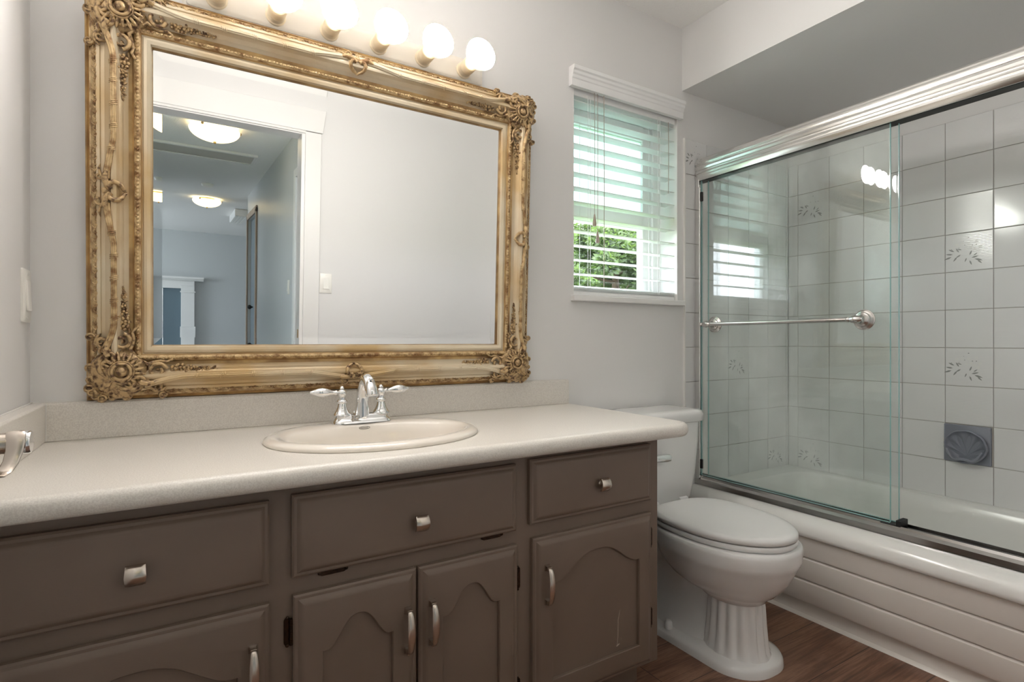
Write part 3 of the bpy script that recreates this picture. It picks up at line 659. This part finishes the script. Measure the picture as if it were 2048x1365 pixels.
m = MB(); L = []; path = [(0, .020, .0215, .026), (-.001, .022, .0195, .022), (-.002, .040, .0180, .020), (-.004, .065, .0160, .0175), (-.009, .088, .0142, .0155), (-.019, .106, .0130, .0140), (-.034, .1165, .0128, .0130), (-.052, .1165, .0135, .0130), (-.069, .107, .0145, .0140), (-.081, .092, .0160, .0155), (-.087, .079, .0165, .0165), (-.088, .076, .0155, .0155), (-.0885, .0745, .012, .012)]
for i, (y, z, rx, ry) in enumerate(path):
    a = path[max(i-1, 0)]; b = path[min(i+1, len(path)-1)]; t = Vector((0, b[0]-a[0], b[1]-a[1])).normalized(); u = Vector((1, 0, 0)); v_ = t.cross(u)
    L.append([Vector((0, y, z))+u*rx*math.cos(2*PI*k/28)+v_*ry*math.sin(2*PI*k/28) for k in range(28)])
m.loft(L); m.build('spout', 'chrome', fa, ang=50)
m = MB(); m.lathe([(.005, 0), (.006, .002), (.004, .005), (.0005, .006)], 14); m.xf(Matrix.Translation((0, -.080, .117)) @ Matrix.Rotation(R(35), 4, 'X')); m.build('spout_button', 'chrome', fa)

# ================================================================== gilt mirror
MW, MH = 1.224, .972
mi = thing('wall_mirror', (-.181, -.003, .8525), 'large mirror in an ornate antique gold frame leaning above the sink', 'mirror', rot=(R(2.3), 0, 0))
MWI = .131
PROF = [(.0, 0, 3), (.0, .010, 3), (.0035, .014, 3), (.006, .0125, 3), (.0085, .016, 3), (.011, .0165, 1), (.012, .022, 1), (.022, .031, 1), (.029, .034, 0), (.031, .031, 0), (.038, .034, 0), (.046, .044, 0), (.051, .052, 0), (.056, .054, 0), (.061, .052, 0), (.066, .043, 0), (.074, .034, 0),
        (.083, .0285, 0), (.090, .027, 3), (.093, .029, 3), (.095, .036, 1), (.101, .041, 1), (.107, .038, 1), (.109, .033, 3), (.111, .031, 0), (.113, .034, 0), (.119, .036, 0), (.126, .033, 0), (.129, .026, 0), (.131, .020, 3), (.131, .010, 3)]
m = MB()
for i in range(len(PROF)-1):
    (w0, n0, c0), (w1, n1, c1) = PROF[i], PROF[i+1]; m.cm = c1
    a = [(w0, -n0, w0), (MW-w0, -n0, w0), (MW-w0, -n0, MH-w0), (w0, -n0, MH-w0)]; b = [(w1, -n1, w1), (MW-w1, -n1, w1), (MW-w1, -n1, MH-w1), (w1, -n1, MH-w1)]
    m.loft([a, b], False, False)
m.cm = 0
fr = m.build('frame', ['goldlt', 'gold', 'golddk', 'goldln'], mi, ang=35)
def side(k, s_, w_, n_):   # side-local coords to frame coords; s along, w from the outer edge inward, n outwards
    return {'b': (s_, -n_, w_), 't': (s_, -n_, MH-w_), 'l': (w_, -n_, s_), 'r': (MW-w_, -n_, s_)}[k]
LEN = {'b': MW, 't': MW, 'l': MH, 'r': MH}
# carved bands of small leaves, part of the moulding
m = MB()
for k in 'btlr':
    Ls = LEN[k]; n = int((Ls-.20)/.0088)
    for i in range(n):
        s_ = .10+(Ls-.20)*(i+.5)/n
        rot = Matrix.Rotation(.5 if i % 2 else -.5, 3, 'Y')
        m.ell(side(k, s_, .101, .0405), (.0036, .0024, .0036), 6, 4, rot)
        m.ell(side(k, s_+.003, .0975 if i % 2 else .1045, .038), (.0022, .0018, .0022), 5, 4)
    n = int((Ls-.10)/.013)
    for i in range(n):
        s_ = .05+(Ls-.10)*(i+.5)/n; q = 1 if i % 2 else -1
        pts = [side(k, s_+.0062*math.cos(t*.9)*(.35+t*.16), .0195+q*.0050*math.sin(t*.9)*(.4+t*.16), .0305+(.0 if t > 0 else 0)) for t in (0, 1, 2, 3, 4, 5)]
        m.tube(pts, [.0022, .0019, .0017, .0015, .0013, .001], 5)
        m.ell(side(k, s_+.0065, .0195, .0315), (.0022, .002, .0022), 5, 4)
m.build('carved_band', 'gold', fr, ang=70)
# reeded ribbon that snakes along each side, with wrapped ties
def ribbon(k):
    Ls = LEN[k]; m = MB(); half = Ls/2; pts0 = []; 
    for sg in (-1, 1):
        P = []
        for i in range(41):
            t = i/40; d = .028+(half-.028-.115)*t                # distance from the centre
            # near the centre it leaves the cartouche at w=.040, swells to .058, near corners returns to .036
            w_ = .042+.014*min(1, max(0, (d-.03)/.09))**1.2-.020*max(0, (t-.80)/.20)**1.5
            n_ = .050+.006*min(1, (d-.02)/.06)-.004*max(0, (t-.8)/.2)
            P.append((half+sg*d, w_, n_))
        for off in (-.0035, 0, .0035):
            m.tube([side(k, a, b+off, c+(.0018 if off == 0 else 0)) for a, b, c in P], [.0026+.0018*max(0, (i/40-.6))*1.5+.001*max(0, .2-i/40)*6 for i in range(41)], 6)
        for i in (8, 14, 20, 26, 31):
            a, b, c = P[i]
            for e in (-.004, 0, .004):
                m.tube([side(k, a+e-.0025, b-.0075, c-.003), side(k, a+e-.001, b-.003, c+.0045), side(k, a+e+.001, b+.003, c+.0045), side(k, a+e+.0025, b+.0075, c-.003)], .0013, 5)
    return m
for k in 'btlr': ribbon(k).build('ribbon', 'goldlt' if k in 'tb' else 'gold', mi, ang=70)
def spiral(cx, cy, r0, r1, a0, a1, n=22):
    return [(cx+(r0+(r1-r0)*i/n)*math.cos(R(a0+(a1-a0)*i/n)), cy+(r0+(r1-r0)*i/n)*math.sin(R(a0+(a1-a0)*i/n))) for i in range(n+1)]
# centre cartouches
for k in 'btlr':
    m = MB(); h = LEN[k]/2
    for sg in (-1, 1):
        P = [(0, .080), (.004, .076), (.012, .072), (.019, .065), (.021, .056), (.017, .049), (.010, .047), (.005, .051)]
        m.tube([side(k, h+sg*a, b, .040+.018*min(1, (.085-b)/.03)) for a, b in P], [.0024, .004, .005, .0054, .0054, .005, .004, .003], 8)
        P = [(.004, .050), (.012, .044), (.024, .040), (.034, .040), (.044, .043)]
        m.tube([side(k, h+sg*a, b, .054) for a, b in P], [.005, .0068, .007, .0064, .004], 8)
        P = spiral(.030, .030, .010, .002, 120, -260) if sg > 0 else spiral(.022, .028, .012, .002, 90, -280)
        m.tube([side(k, h+sg*a, b, .042) for a, b in P], [.0036-.0018*i/22 for i in range(23)], 7)
        m.tube([side(k, h+sg*a, b, .046) for a, b in ((.028, .036), (.040, .030), (.050, .028), (.060, .031))], [.0035, .003, .0024, .0012], 7)
    m.ell(side(k, h, .040, .050), (.008, .005, .008), 10, 6)
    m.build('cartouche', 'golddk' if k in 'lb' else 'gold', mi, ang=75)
# corner ornaments
def corner(cxs, czs):
    rnd = random.Random(3); g = MB()
    def P(a, b, n): return (a if cxs > 0 else MW-a, -n, b if czs > 0 else MH-b)
    def tb(pts, n, rr, seg=8):
        nn = n if isinstance(n, (list, tuple)) else [n]*len(pts)
        g.tube([P(a, b, q+(.0095 if a < .125 and b < .125 and min(a, b) > .018 else 0)) for (a, b), q in zip(pts, nn)], rr, seg)
    def lin(a, b, n): return [a+(b-a)*i/(n-1) for i in range(n)]
    # mound
    g.ell(P(.064, .064, .030), (.060, .027, .060), 24, 12); g.ell(P(.036, .036, .020), (.032, .014, .032), 16, 8); g.ell(P(.070, .070, .056), (.020, .006, .020), 16, 8)
    # rosette with ring, dome and rays
    g.ell(P(.070, .070, .064), (.0115, .010, .0115), 14, 8)
    tb([(.070+.0185*math.cos(2*PI*i/24), .070+.0185*math.sin(2*PI*i/24)) for i in range(25)], .056, .0036, 8)
    tb([(.070+.0235*math.cos(2*PI*i/24), .070+.0235*math.sin(2*PI*i/24)) for i in range(25)], .051, .0030, 6)
    for i in range(13):
        a = R(-62+i*18); r0, r1 = .026, .043+.004*(i % 2)
        tb([(.070+r*math.cos(a), .070+r*math.sin(a)) for r in lin(r0, r1, 4)], lin(.052, .044, 4), [.0026, .0036, .0036, .0018], 6)
    for sw in (0, 1):
        def q(pts): return [(b, a) for a, b in pts] if sw else pts
        # acanthus C scrolls around the rosette
        tb(q(spiral(.040, .082, .020, .004, -70, 250)), .046, lin(.0058, .0026, 23))
        tb(q(spiral(.034, .116, .017, .004, -90, 230)), .040, lin(.0054, .0022, 23))
        tb(q(spiral(.104, .044, .016, .004, 160, -150)), .047, lin(.0056, .0024, 23))
        tb(q([(.058, .040), (.070, .030), (.086, .026), (.100, .030), (.106, .038)]), .044, [.003, .0055, .006, .005, .0025])
        tb(q([(.030, .030), (.040, .044), (.052, .050), (.062, .047)]), .046, [.004, .006, .0055, .003])
        for j in range(6):   # fluted shell in the outer corner
            a = R(200+j*9+(0 if not sw else 0)); a = R(185+j*9)
            tb(q([(.046+r*math.cos(a), .046+r*math.sin(a)) for r in lin(.010, .040, 5)]), lin(.044, .022, 5), [.002, .003, .0038, .004, .0025], 6)
        # eye scroll on the arm and its leaf tails
        tb(q(spiral(.140, .070, .0185, .0085, 10, 400)), .046, lin(.0046, .0036, 23)); g.ell(P(*(q([(.140, .070)])[0]), .036), (.006, .005, .006), 8, 6)
        tb(q([(.112, .094), (.120, .086), (.132, .090), (.146, .093), (.160, .090), (.170, .096), (.174, .102)]), .040, [.002, .004, .0042, .004, .0035, .003, .0014])
        tb(q([(.152, .056), (.160, .052), (.168, .057), (.172, .066)]), .040, [.0025, .0036, .003, .0015])
        tb(q([(.100, .100), (.098, .088), (.106, .078), (.104, .060), (.112, .050)]), .042, [.002, .004, .0042, .004, .002])
        tb(q([(.106, .045), (.120, .040), (.134, .042), (.150, .047), (.170, .052)]), .052, [.006, .0065, .006, .005, .003])
        tb(q(spiral(.138, .030, .010, .002, 60, -260)), .040, lin(.0044, .002, 23))
        tb(q([(.120, .034), (.136, .020), (.150, .022), (.158, .030)]), .038, [.003, .0042, .0036, .0015])
        # trailing flower garland
        for j in range(7):
            s_ = .176+.0115*j; b = .073+.006*math.sin(j*2.3)-.001*j; (u, v_) = q([(s_, b)])[0]; rr = .0078-.0005*j
            g.ell(P(u, v_, .043), (rr*.5, rr*.6, rr*.5), 7, 5)
            for p in range(5):
                a = 2*PI*p/5+j; g.ell(P(u+rr*math.cos(a), v_+rr*math.sin(a), .039), (rr*.6, rr*.5, rr*.6), 6, 4)
        for j in range(20):
            s_ = .166+.0052*j; (u, v_) = q([(s_, .070+rnd.uniform(-.015, .015)*(1-j/26))])[0]; a = rnd.uniform(-1, 1)
            g.ell(P(u, v_, .0365), (.0080, .0032, .0030), 6, 4, Matrix.Rotation(a+(PI/2 if sw else 0), 3, 'Y'))
    for (a, b) in ((.012, .020), (.020, .012), (.010, .050), (.050, .010), (.006, .030), (.030, .006), (.008, .078), (.078, .008)):
        g.ell(P(a, b, .026), (.011, .011, .011), 10, 6); tb(spiral(a, b, .010, .003, 0, 300), .038, lin(.003, .0015, 23), 6)
    for (a, b) in ((.009, .150), (.150, .009)): g.ell(P(a, b, .026), (.010, .009, .010), 10, 6); tb(spiral(a, b, .009, .003, 0, 300), .036, lin(.003, .0015, 23), 6)
    return g
for cxs in (1, -1):
    for czs in (1, -1): corner(cxs, czs).build('corner_ornament', 'golddk', mi, ang=75)
# bevelled silvered glass
m = MB(); g0 = MWI-.002; bw = .020
o_ = [(g0, -.0165, g0), (MW-g0, -.0165, g0), (MW-g0, -.0165, MH-g0), (g0, -.0165, MH-g0)]; i_ = [(g0+bw, -.0157, g0+bw), (MW-g0-bw, -.0157, g0+bw), (MW-g0-bw, -.0157, MH-g0-bw), (g0+bw, -.0157, MH-g0-bw)]
bk = [(p[0], -.010, p[2]) for p in o_]
m.loft([bk, o_, i_], True, True); m.build('mirror_glass', 'mirror', mi, smooth=False)

# ================================================================== vanity light bar
LZ = 1.872
vlg = thing('vanity_light', (.440, 0, LZ), 'white six bulb light bar on the wall above the gold mirror', 'light fixture')
m = MB()
m.loft([[(x, -d, z) for x, z in rrect(-.430+g, .430-g, -.040+g, .048-g, .012, 5)] for d, g in ((.0005, 0), (.012, 0), (.016, .003), (.018, .007), (.022, .009), (.025, .014), (.027, .018))]); m.build('back_plate', 'fixture', vlg, ang=30)
def copy_tree(o, parent=None, loc=None):
    c = o.copy(); COL.objects.link(c)
    if parent is not None: c.parent = parent
    if loc is not None: c.location = loc
    for ch in list(o.children): copy_tree(ch, c)
    return c
m = MB(); m.lathe([(.026, .024), (.026, .030), (.023, .033), (.0225, .046), (.0205, .048), (.0205, .050), (.0235, .052), (.0235, .074), (.021, .078), (.018, .076)], 32, (0, 0, 0), 'Y')
so = m.build('lamp_socket', 'socket', vlg, loc=(-.355, 0, 0), ang=35)
m = MB(); m.lathe([(.017, .070), (.0175, .080), (.022, .092), (.030, .108), (.040, .124), (.0455, .136), (.0475, .143), (.0478, .1475)], 36, (0, 0, 0), 'Y', cap0=False, cap1=False); m.cm = 1
m.lathe([(.0478, .1475), (.0475, .149), (.043, .1525), (.033, .1555), (.018, .1575), (.004, .158)], 36, (0, 0, 0), 'Y', cap0=False)
m.build('light_bulb', ['bulbneck', 'bulb'], so, ang=80)
for k in range(1, 6): copy_tree(so, vlg, (-.355+.1416*k, 0, 0))

# ================================================================== window blind
wb = thing('window_blind', ((WX0+WX1)/2, 0, WZ0), 'white faux wood slat blind with moulded valance in the window', 'window blind')
wcx = (WX0+WX1)/2; hw = (WX1-WX0)/2
m = MB(); prof = [(0, 1.942), (-.018, 1.942), (-.020, 1.950), (-.020, 1.966), (-.023, 1.970), (-.024, 1.980), (-.028, 1.985), (-.029, 1.994), (-.034, 1.999), (-.035, 2.010), (-.030, 2.014), (0, 2.014)]
m.ext(prof, -hw-.020, hw+.012, lambda a, b, t: (t, a-.001, b-WZ0)); m.build('valance', 'vinyl', wb, ang=30)
SP = .0545; z0 = 1.905
m = MB(); m.box(-hw+.006, hw-.006, .010, .060, 1.922-WZ0, 1.962-WZ0); m.build('headrail', 'vinyl', wb, bevel=.002)
sm_ = MB(); L = []
for k in range(9):
    t = -1+2*k/8; L.append((.027*t, .0022*(1-t*t)))
pr = L+[(a, b-.0028) for a, b in reversed(L)]
sm_.ext(pr, -hw+.008, hw-.012, lambda a, b, t: (t, a, b))
s0 = sm_.build('slat', 'slat', wb, loc=(0, .034, z0-WZ0), ang=40); s0.rotation_euler = (R(3), 0, 0)
for k in range(1, 13):
    c = s0.copy(); COL.objects.link(c); c.parent = wb; c.location = (0, .034, z0-SP*k-WZ0)
for k in range(4):
    c = s0.copy(); COL.objects.link(c); c.parent = wb; c.location = (0, .034, .0245+.0036*k)
m = MB(); m.loft([[(t, a+.034, b) for a, b in rrect(-.026, .026, .001, .020, .006, 5)] for t in (-hw+.008, hw-.012)]); m.build('bottom_rail', 'vinyl', wb, ang=35)
def cord(x, y, z_a, z_b, r=.0011, name='cord'):
    m = MB(); m.tube([(x, y, z_a-WZ0), (x+.0015, y, (z_a+z_b)/2-WZ0), (x, y, z_b-WZ0)], r, 6); return m.build(name, 'tassel' if name != 'ladder_cord' else 'vinyl', wb)
for x in (-hw+.075, hw-.115):
    for dx, y in ((0, .004), (.006, .062), (.012, .004)): cord(x+dx, y, 1.93, 1.185, .0009, 'ladder_cord')
for x, zb, in ((-hw+.098, 1.432), (-hw+.113, 1.368)):
    cord(x, -.008, 1.945, zb+.045); m = MB(); m.lathe([(.0022, .046), (.0034, .040), (.0062, .022), (.0082, .008), (.0068, .001), (.002, 0)], 16, (x, -.008, zb-WZ0)); m.build('tassel', 'tassel', wb)
cord(-hw+.145, -.008, 1.945, 1.20, .0014, 'tilt_cord'); cord(hw-.055, .002, 1.92, 1.62, .0014, 'tilt_cord')

# ================================================================== switches
def switch(name, loc, rot, label, w2=.035, h2=.0575, scale=1):
    t = thing(name, loc, label, 'light switch', rot=rot)
    m = MB(); m.loft([[(x, -d, z) for x, z in rrect(-w2+g, w2-g, -h2+g, h2-g, .004, 4)] for d, g in ((.0003, 0), (.004, 0), (.006, .003))]); m.build('wall_plate', 'plate', t, ang=30)
    m = MB(); m.loft([[(x, -d+.0015*(z/.03), z) for x, z in rrect(-.0165+g, .0165-g, -.033+g, .033-g, .002, 3)] for d, g in ((.0055, 0), (.0085, 0), (.0095, .0012))]); m.build('rocker', 'plate', t, ang=30)
    for z in (-.0475, .0475):
        m = MB(); m.lathe([(.0032, .0055), (.003, .0068), (.0005, .0072)], 12, (0, 0, z), 'Y'); m.build('screw', 'plate', t)
    return t
switch('light_switch', (XL, -.056, 1.090), (0, 0, R(90)), 'white dimmer switch on the left wall beside the mirror corner')
switch('light_switch', (.746, YN, 1.195), (0, 0, R(180)), 'white rocker switch beside the door casing, seen in the mirror')
switch('light_switch', (.76, -3.12, 1.18), (0, 0, R(-90)), 'white switch on the hallway wall seen far off in the mirror')

# ================================================================== nickel paper holder on the left wall
ph = thing('towel_holder', (XL, -.640, .853), 'satin nickel towel holder on the left wall in front of the countertop end', 'towel holder')
m = MB(); m.lathe([(.027, .0003), (.027, .004), (.022, .008), (.0145, .010), (.0145, .108), (.0135, .110), (.001, .110)], 32, (0, 0, 0), 'X'); m.build('post', 'nickel', ph, ang=40)
m = MB(); L = [(.099, -.008, .016, .0095, .002), (.100, -.015, .014, .0100, .002), (.101, -.019, .004, .0100, .002), (.100, -.021, -.008, .0092, .002), (.097, -.025, -.022, .0085, .002), (.093, -.033, -.031, .0085, .0024), (.088, -.044, -.035, .0095, .0026), (.083, -.056, -.033, .011, .0026), (.080, -.062, -.029, .010, .002)]
LL = []
for i, (x, y, z, wd, th) in enumerate(L):
    a, b = L[max(i-1, 0)], L[min(i+1, len(L)-1)]; t = Vector((b[0]-a[0], b[1]-a[1], b[2]-a[2])).normalized(); u = Vector((1, 0, 0)); u = (u-t*u.dot(t)).normalized(); n = t.cross(u)
    LL.append([Vector((x, y, z))+u*wd*math.cos(2*PI*k/16)+n*th*math.sin(2*PI*k/16) for k in range(16)])
m.loft(LL); m.build('hook', 'nickel', ph, ang=60)
m = MB(); m.lathe([(.0146, .105), (.0156, .107), (.0156, .112), (.0146, .114), (.009, .115), (.001, .1155)], 32, (0, 0, 0), 'X'); m.build('end_cap', 'chrome', ph, ang=40)

# ================================================================== hallway and living room behind the camera (seen in the mirror)
HX0, HX1 = -.62, .76; HE = -6.2; FY_ = -11.6
struct(B('floor_hall', 'hallfloor', [(-4.2, 5.2, FY_-.1, YN-.12, -.06, 0)]))
struct(B('ceiling_hall', 'ceil', [(-4.2, 5.2, FY_-.1, YN-.12, CE, CE+.1)]))
struct(B('wall_hall_left', 'hall_wall', [(HX0-.1, HX0, HE, YN-.12, 0, CE), (-4.2, HX0-.1, HE, HE+.1, 0, CE)]))
struct(B('wall_hall_right', 'hall_wall', [(HX1, HX1+.1, -5.25, YN-.12, 0, CE), (HX1, HX1+.1, HE, -6.10, 0, CE), (HX1, HX1+.1, -6.10, -5.25, 2.03, CE), (HX1+.1, 5.2, HE, HE+.1, 0, CE), (HX1+.1, HX1+.2, HE, -5.0, 0, CE)]))
struct(B('wall_living_back', 'hall_wall', [(-4.2, 5.2, FY_-.1, FY_, 0, CE)]))
struct(B('wall_living_right', 'hall_wall', [(5.1, 5.2, FY_, HE, 0, CE)]))
struct(B('wall_living_left', 'hall_wall', [(-4.1, -4.0, FY_, -10.6, 0, CE), (-4.1, -4.0, -8.0, HE, 0, CE), (-4.1, -4.0, -10.6, -8.0, 0, .65), (-4.1, -4.0, -10.6, -8.0, 2.15, CE)]))
w2 = struct(B('window_2', 'vinyl', [(-4.09, -4.02, -10.6, -10.55, .65, 2.15), (-4.09, -4.02, -8.05, -8.0, .65, 2.15), (-4.09, -4.02, -10.6, -8.0, .65, .70), (-4.09, -4.02, -10.6, -8.0, 2.10, 2.15), (-4.08, -4.03, -9.33, -9.27, .7, 2.1)]))
B('window_pane', 'winglass', [(-4.06, -4.055, -10.55, -8.05, .70, 2.10)], w2)
struct(B('baseboard_living', 'trim', [(.5, 5.1, FY_, FY_+.015, 0, .13)], bevel=.003))
d2 = struct(B('door_2', 'brownwood', [(HX1-.018, HX1, -5.25, -5.18, 0, 2.08), (HX1-.018, HX1, -6.17, -6.10, 0, 2.08), (HX1-.018, HX1, -6.17, -5.18, 2.03, 2.10)], bevel=.003))
B('door_slab', 'bluegrey', [(HX1+.03, HX1+.07, -6.09, -5.26, .01, 2.02)], d2)
m = MB(); m.ell((HX1-.005, -5.85, .95), (.026, .026, .026), 14, 8); m.tube([(HX1-.005, -5.85, .95), (HX1+.03, -5.85, .95)], .010, 10); m.build('door_knob', 'black', d2)
d3 = struct(B('door_3', 'trim', [(HX1-.018, HX1, -2.86, -2.79, 0, 2.05), (HX1-.018, HX1, -2.79, -1.95, 1.99, 2.05)], bevel=.003))
# fireplace
fp = thing('fireplace', (-.4, FY_, 0), 'white fireplace mantel around a slate blue firebox, seen in the mirror', 'fireplace')
B('surround', 'trim', [(.46, .70, .0, .16, 0, 1.22), (.445, .72, 0, .17, 0, .38), (.445, .72, 0, .18, 1.08, 1.11), (-1.1, .70, 0, .15, 1.16, 1.32)], fp, bevel=.006)
m = MB(); m.ext([(0, 1.32), (.18, 1.32), (.20, 1.35), (.25, 1.36), (.25, 1.40), (0, 1.40)], -1.3, .86, lambda a, b, t: (t, a, b)); m.build('mantel_shelf', 'trim', fp, ang=30)
B('firebox', 'bluegrey', [(-1.1, .46, 0, .05, 0, 1.16)], fp); 
B('firebox_seam', 'alum', [(.14, .146, .05, .054, 0, 1.16)], fp)
# ceiling domes
def dome(x, y, label):
    t = thing('ceiling_light', (x, y, CE), label, 'ceiling light', group=None)
    m = MB(); m.lathe([(.09, -.0003), (.09, -.02), (.07, -.03)], 28); m.build('ceiling_plate', 'goldln', t)
    m = MB(); P = []
    for k in range(13):
        a = R(90*k/12); P.append((.168*math.cos(a)+.001, -.030-.085*math.sin(a)))
    m.lathe([(.165, -.026)]+P, 40, cap0=True); m.build('glass_dome', 'dome', t, ang=80)
    m = MB(); m.ell((0, 0, -.12), (.010, .010, .012), 10, 6)
    m.build('finial', 'goldln', t)
    for a in (0, 120, 240):
        m = MB(); m.ell((.168*math.cos(R(a)), .168*math.sin(R(a)), -.03), (.01, .01, .012), 8, 5); m.build('clip', 'goldln', t)
    return t
dome(.235, -3.12, 'lit alabaster dome ceiling light near the hatch in the hallway')
dome(.33, -6.75, 'lit dome ceiling light farther down the hallway past the smoke detector')
sd_ = thing('smoke_detector', (.29, -5.65, CE), 'round smoke detector on the hallway ceiling between the two domes', 'smoke detector')
m = MB(); m.lathe([(.062, -.0003), (.064, -.012), (.055, -.03), (.030, -.036), (.001, -.036)], 28); m.build('detector_body', 'plate', sd_, ang=40)
ah = thing('attic_hatch', (.08, -4.03, CE), 'attic hatch panel with a thin frame in the hallway ceiling', 'hatch')
m = MB(); m.box(-.50, .50, -.155, .155, -.012, -.0003); m.build('hatch_panel', 'hatch', ah)
m = MB()
for b in ((-.53, .53, -.185, -.156, -.020, -.0003), (-.53, .53, .156, .185, -.020, -.0003), (-.53, -.501, -.155, .155, -.020, -.0003), (.501, .53, -.155, .155, -.020, -.0003)): m.box(*b)
m.build('hatch_frame', 'trim', ah, bevel=.003)
av = thing('air_vent', (.80, -7.9, CE), 'white louvred air vent box on the ceiling past the hallway door', 'vent')
m = MB(); m.box(-.09, .09, -.48, .48, -.10, -.0003); m.build('vent_box', 'trim', av, bevel=.01)
m = MB()
for k in range(4): m.box(-.085+.045*k, -.055+.045*k, -.485, .485, -.108, -.101)
m.build('louvre', 'plate', av, bevel=.002)

# ================================================================== outdoors
struct(B('ground', 'grass', [(-30, 50, .17, 60, -.9, -.8)]))
def tree(x, y, h, rad, label, lm='leaf', n=9000, ls=.12, cz_=.55, seed=1, conif=False):
    t = thing('tree', (x, y, -.8), label, 'tree'); rnd = random.Random(seed)
    m = MB(); m.tube([(0, 0, 0), (.05, 0, h*.4), (-.04, .05, h*.75), (0, 0, h*.97)], [.16, .13, .07, .02], 10)
    for k in range(16):
        a = k*2.4; z = h*(.22+.045*k); r = rad*.8*(1-.03*k); m.tube([(0, 0, z), (r*.5*math.cos(a), r*.5*math.sin(a), z+.1), (r*math.cos(a), r*math.sin(a), z-.1 if conif else z+.3)], [.05, .03, .01], 6)
    m.build('trunk', 'bark', t, ang=60)
    m = MB(); cl_ = []
    for k in range(90):
        u = rnd.random(); a = rnd.uniform(0, 2*PI); z = h*(.12+.88*u)
        rr = rad*((1-u)**.7 if conif else math.sin(PI*min(.97, .12+.85*u))**.6)*rnd.uniform(.35, 1)
        cl_.append((rr*math.cos(a), rr*math.sin(a), z, rnd.uniform(.28, .5)*rad*.55))
    vs = []; fs = []
    for i in range(n):
        cx_, cy_, cz__, r_ = cl_[i % len(cl_)]; d = Vector((rnd.gauss(0, 1), rnd.gauss(0, 1), rnd.gauss(0, .7))).normalized()*r_*rnd.uniform(.45, 1)**.5
        p = Vector((cx_, cy_, cz__))+d; u = Vector((rnd.gauss(0, 1), rnd.gauss(0, 1), rnd.gauss(0, .6)-(.4 if conif else 0))).normalized(); v_ = u.cross(Vector((rnd.gauss(0, 1), rnd.gauss(0, 1), rnd.gauss(0, 1)))).normalized()
        L_ = ls*rnd.uniform(.6, 1.3); k = len(vs); vs += [p, p+u*L_*.5+v_*L_*.22, p+u*L_, p+u*L_*.5-v_*L_*.22]; fs.append((k, k+1, k+2, k+3))
    m.add(vs, fs); m.build('foliage', lm, t, smooth=False, fix=False); return t
tree(9.7, 9.0, 5.3, 1.7, 'broad green tree filling the lower right of the window view', 'leaf', 70000, .15, seed=5)
tree(6.5, 8.0, 5.0, .95, 'darker tree at the lower left edge of the window view', 'leaf', 40000, .14, seed=9)
tree(12.2, 13.6, 5.0, 3.0, 'pale green tree standing behind the other two outside the window', 'leaf2', 50000, .16, seed=12)
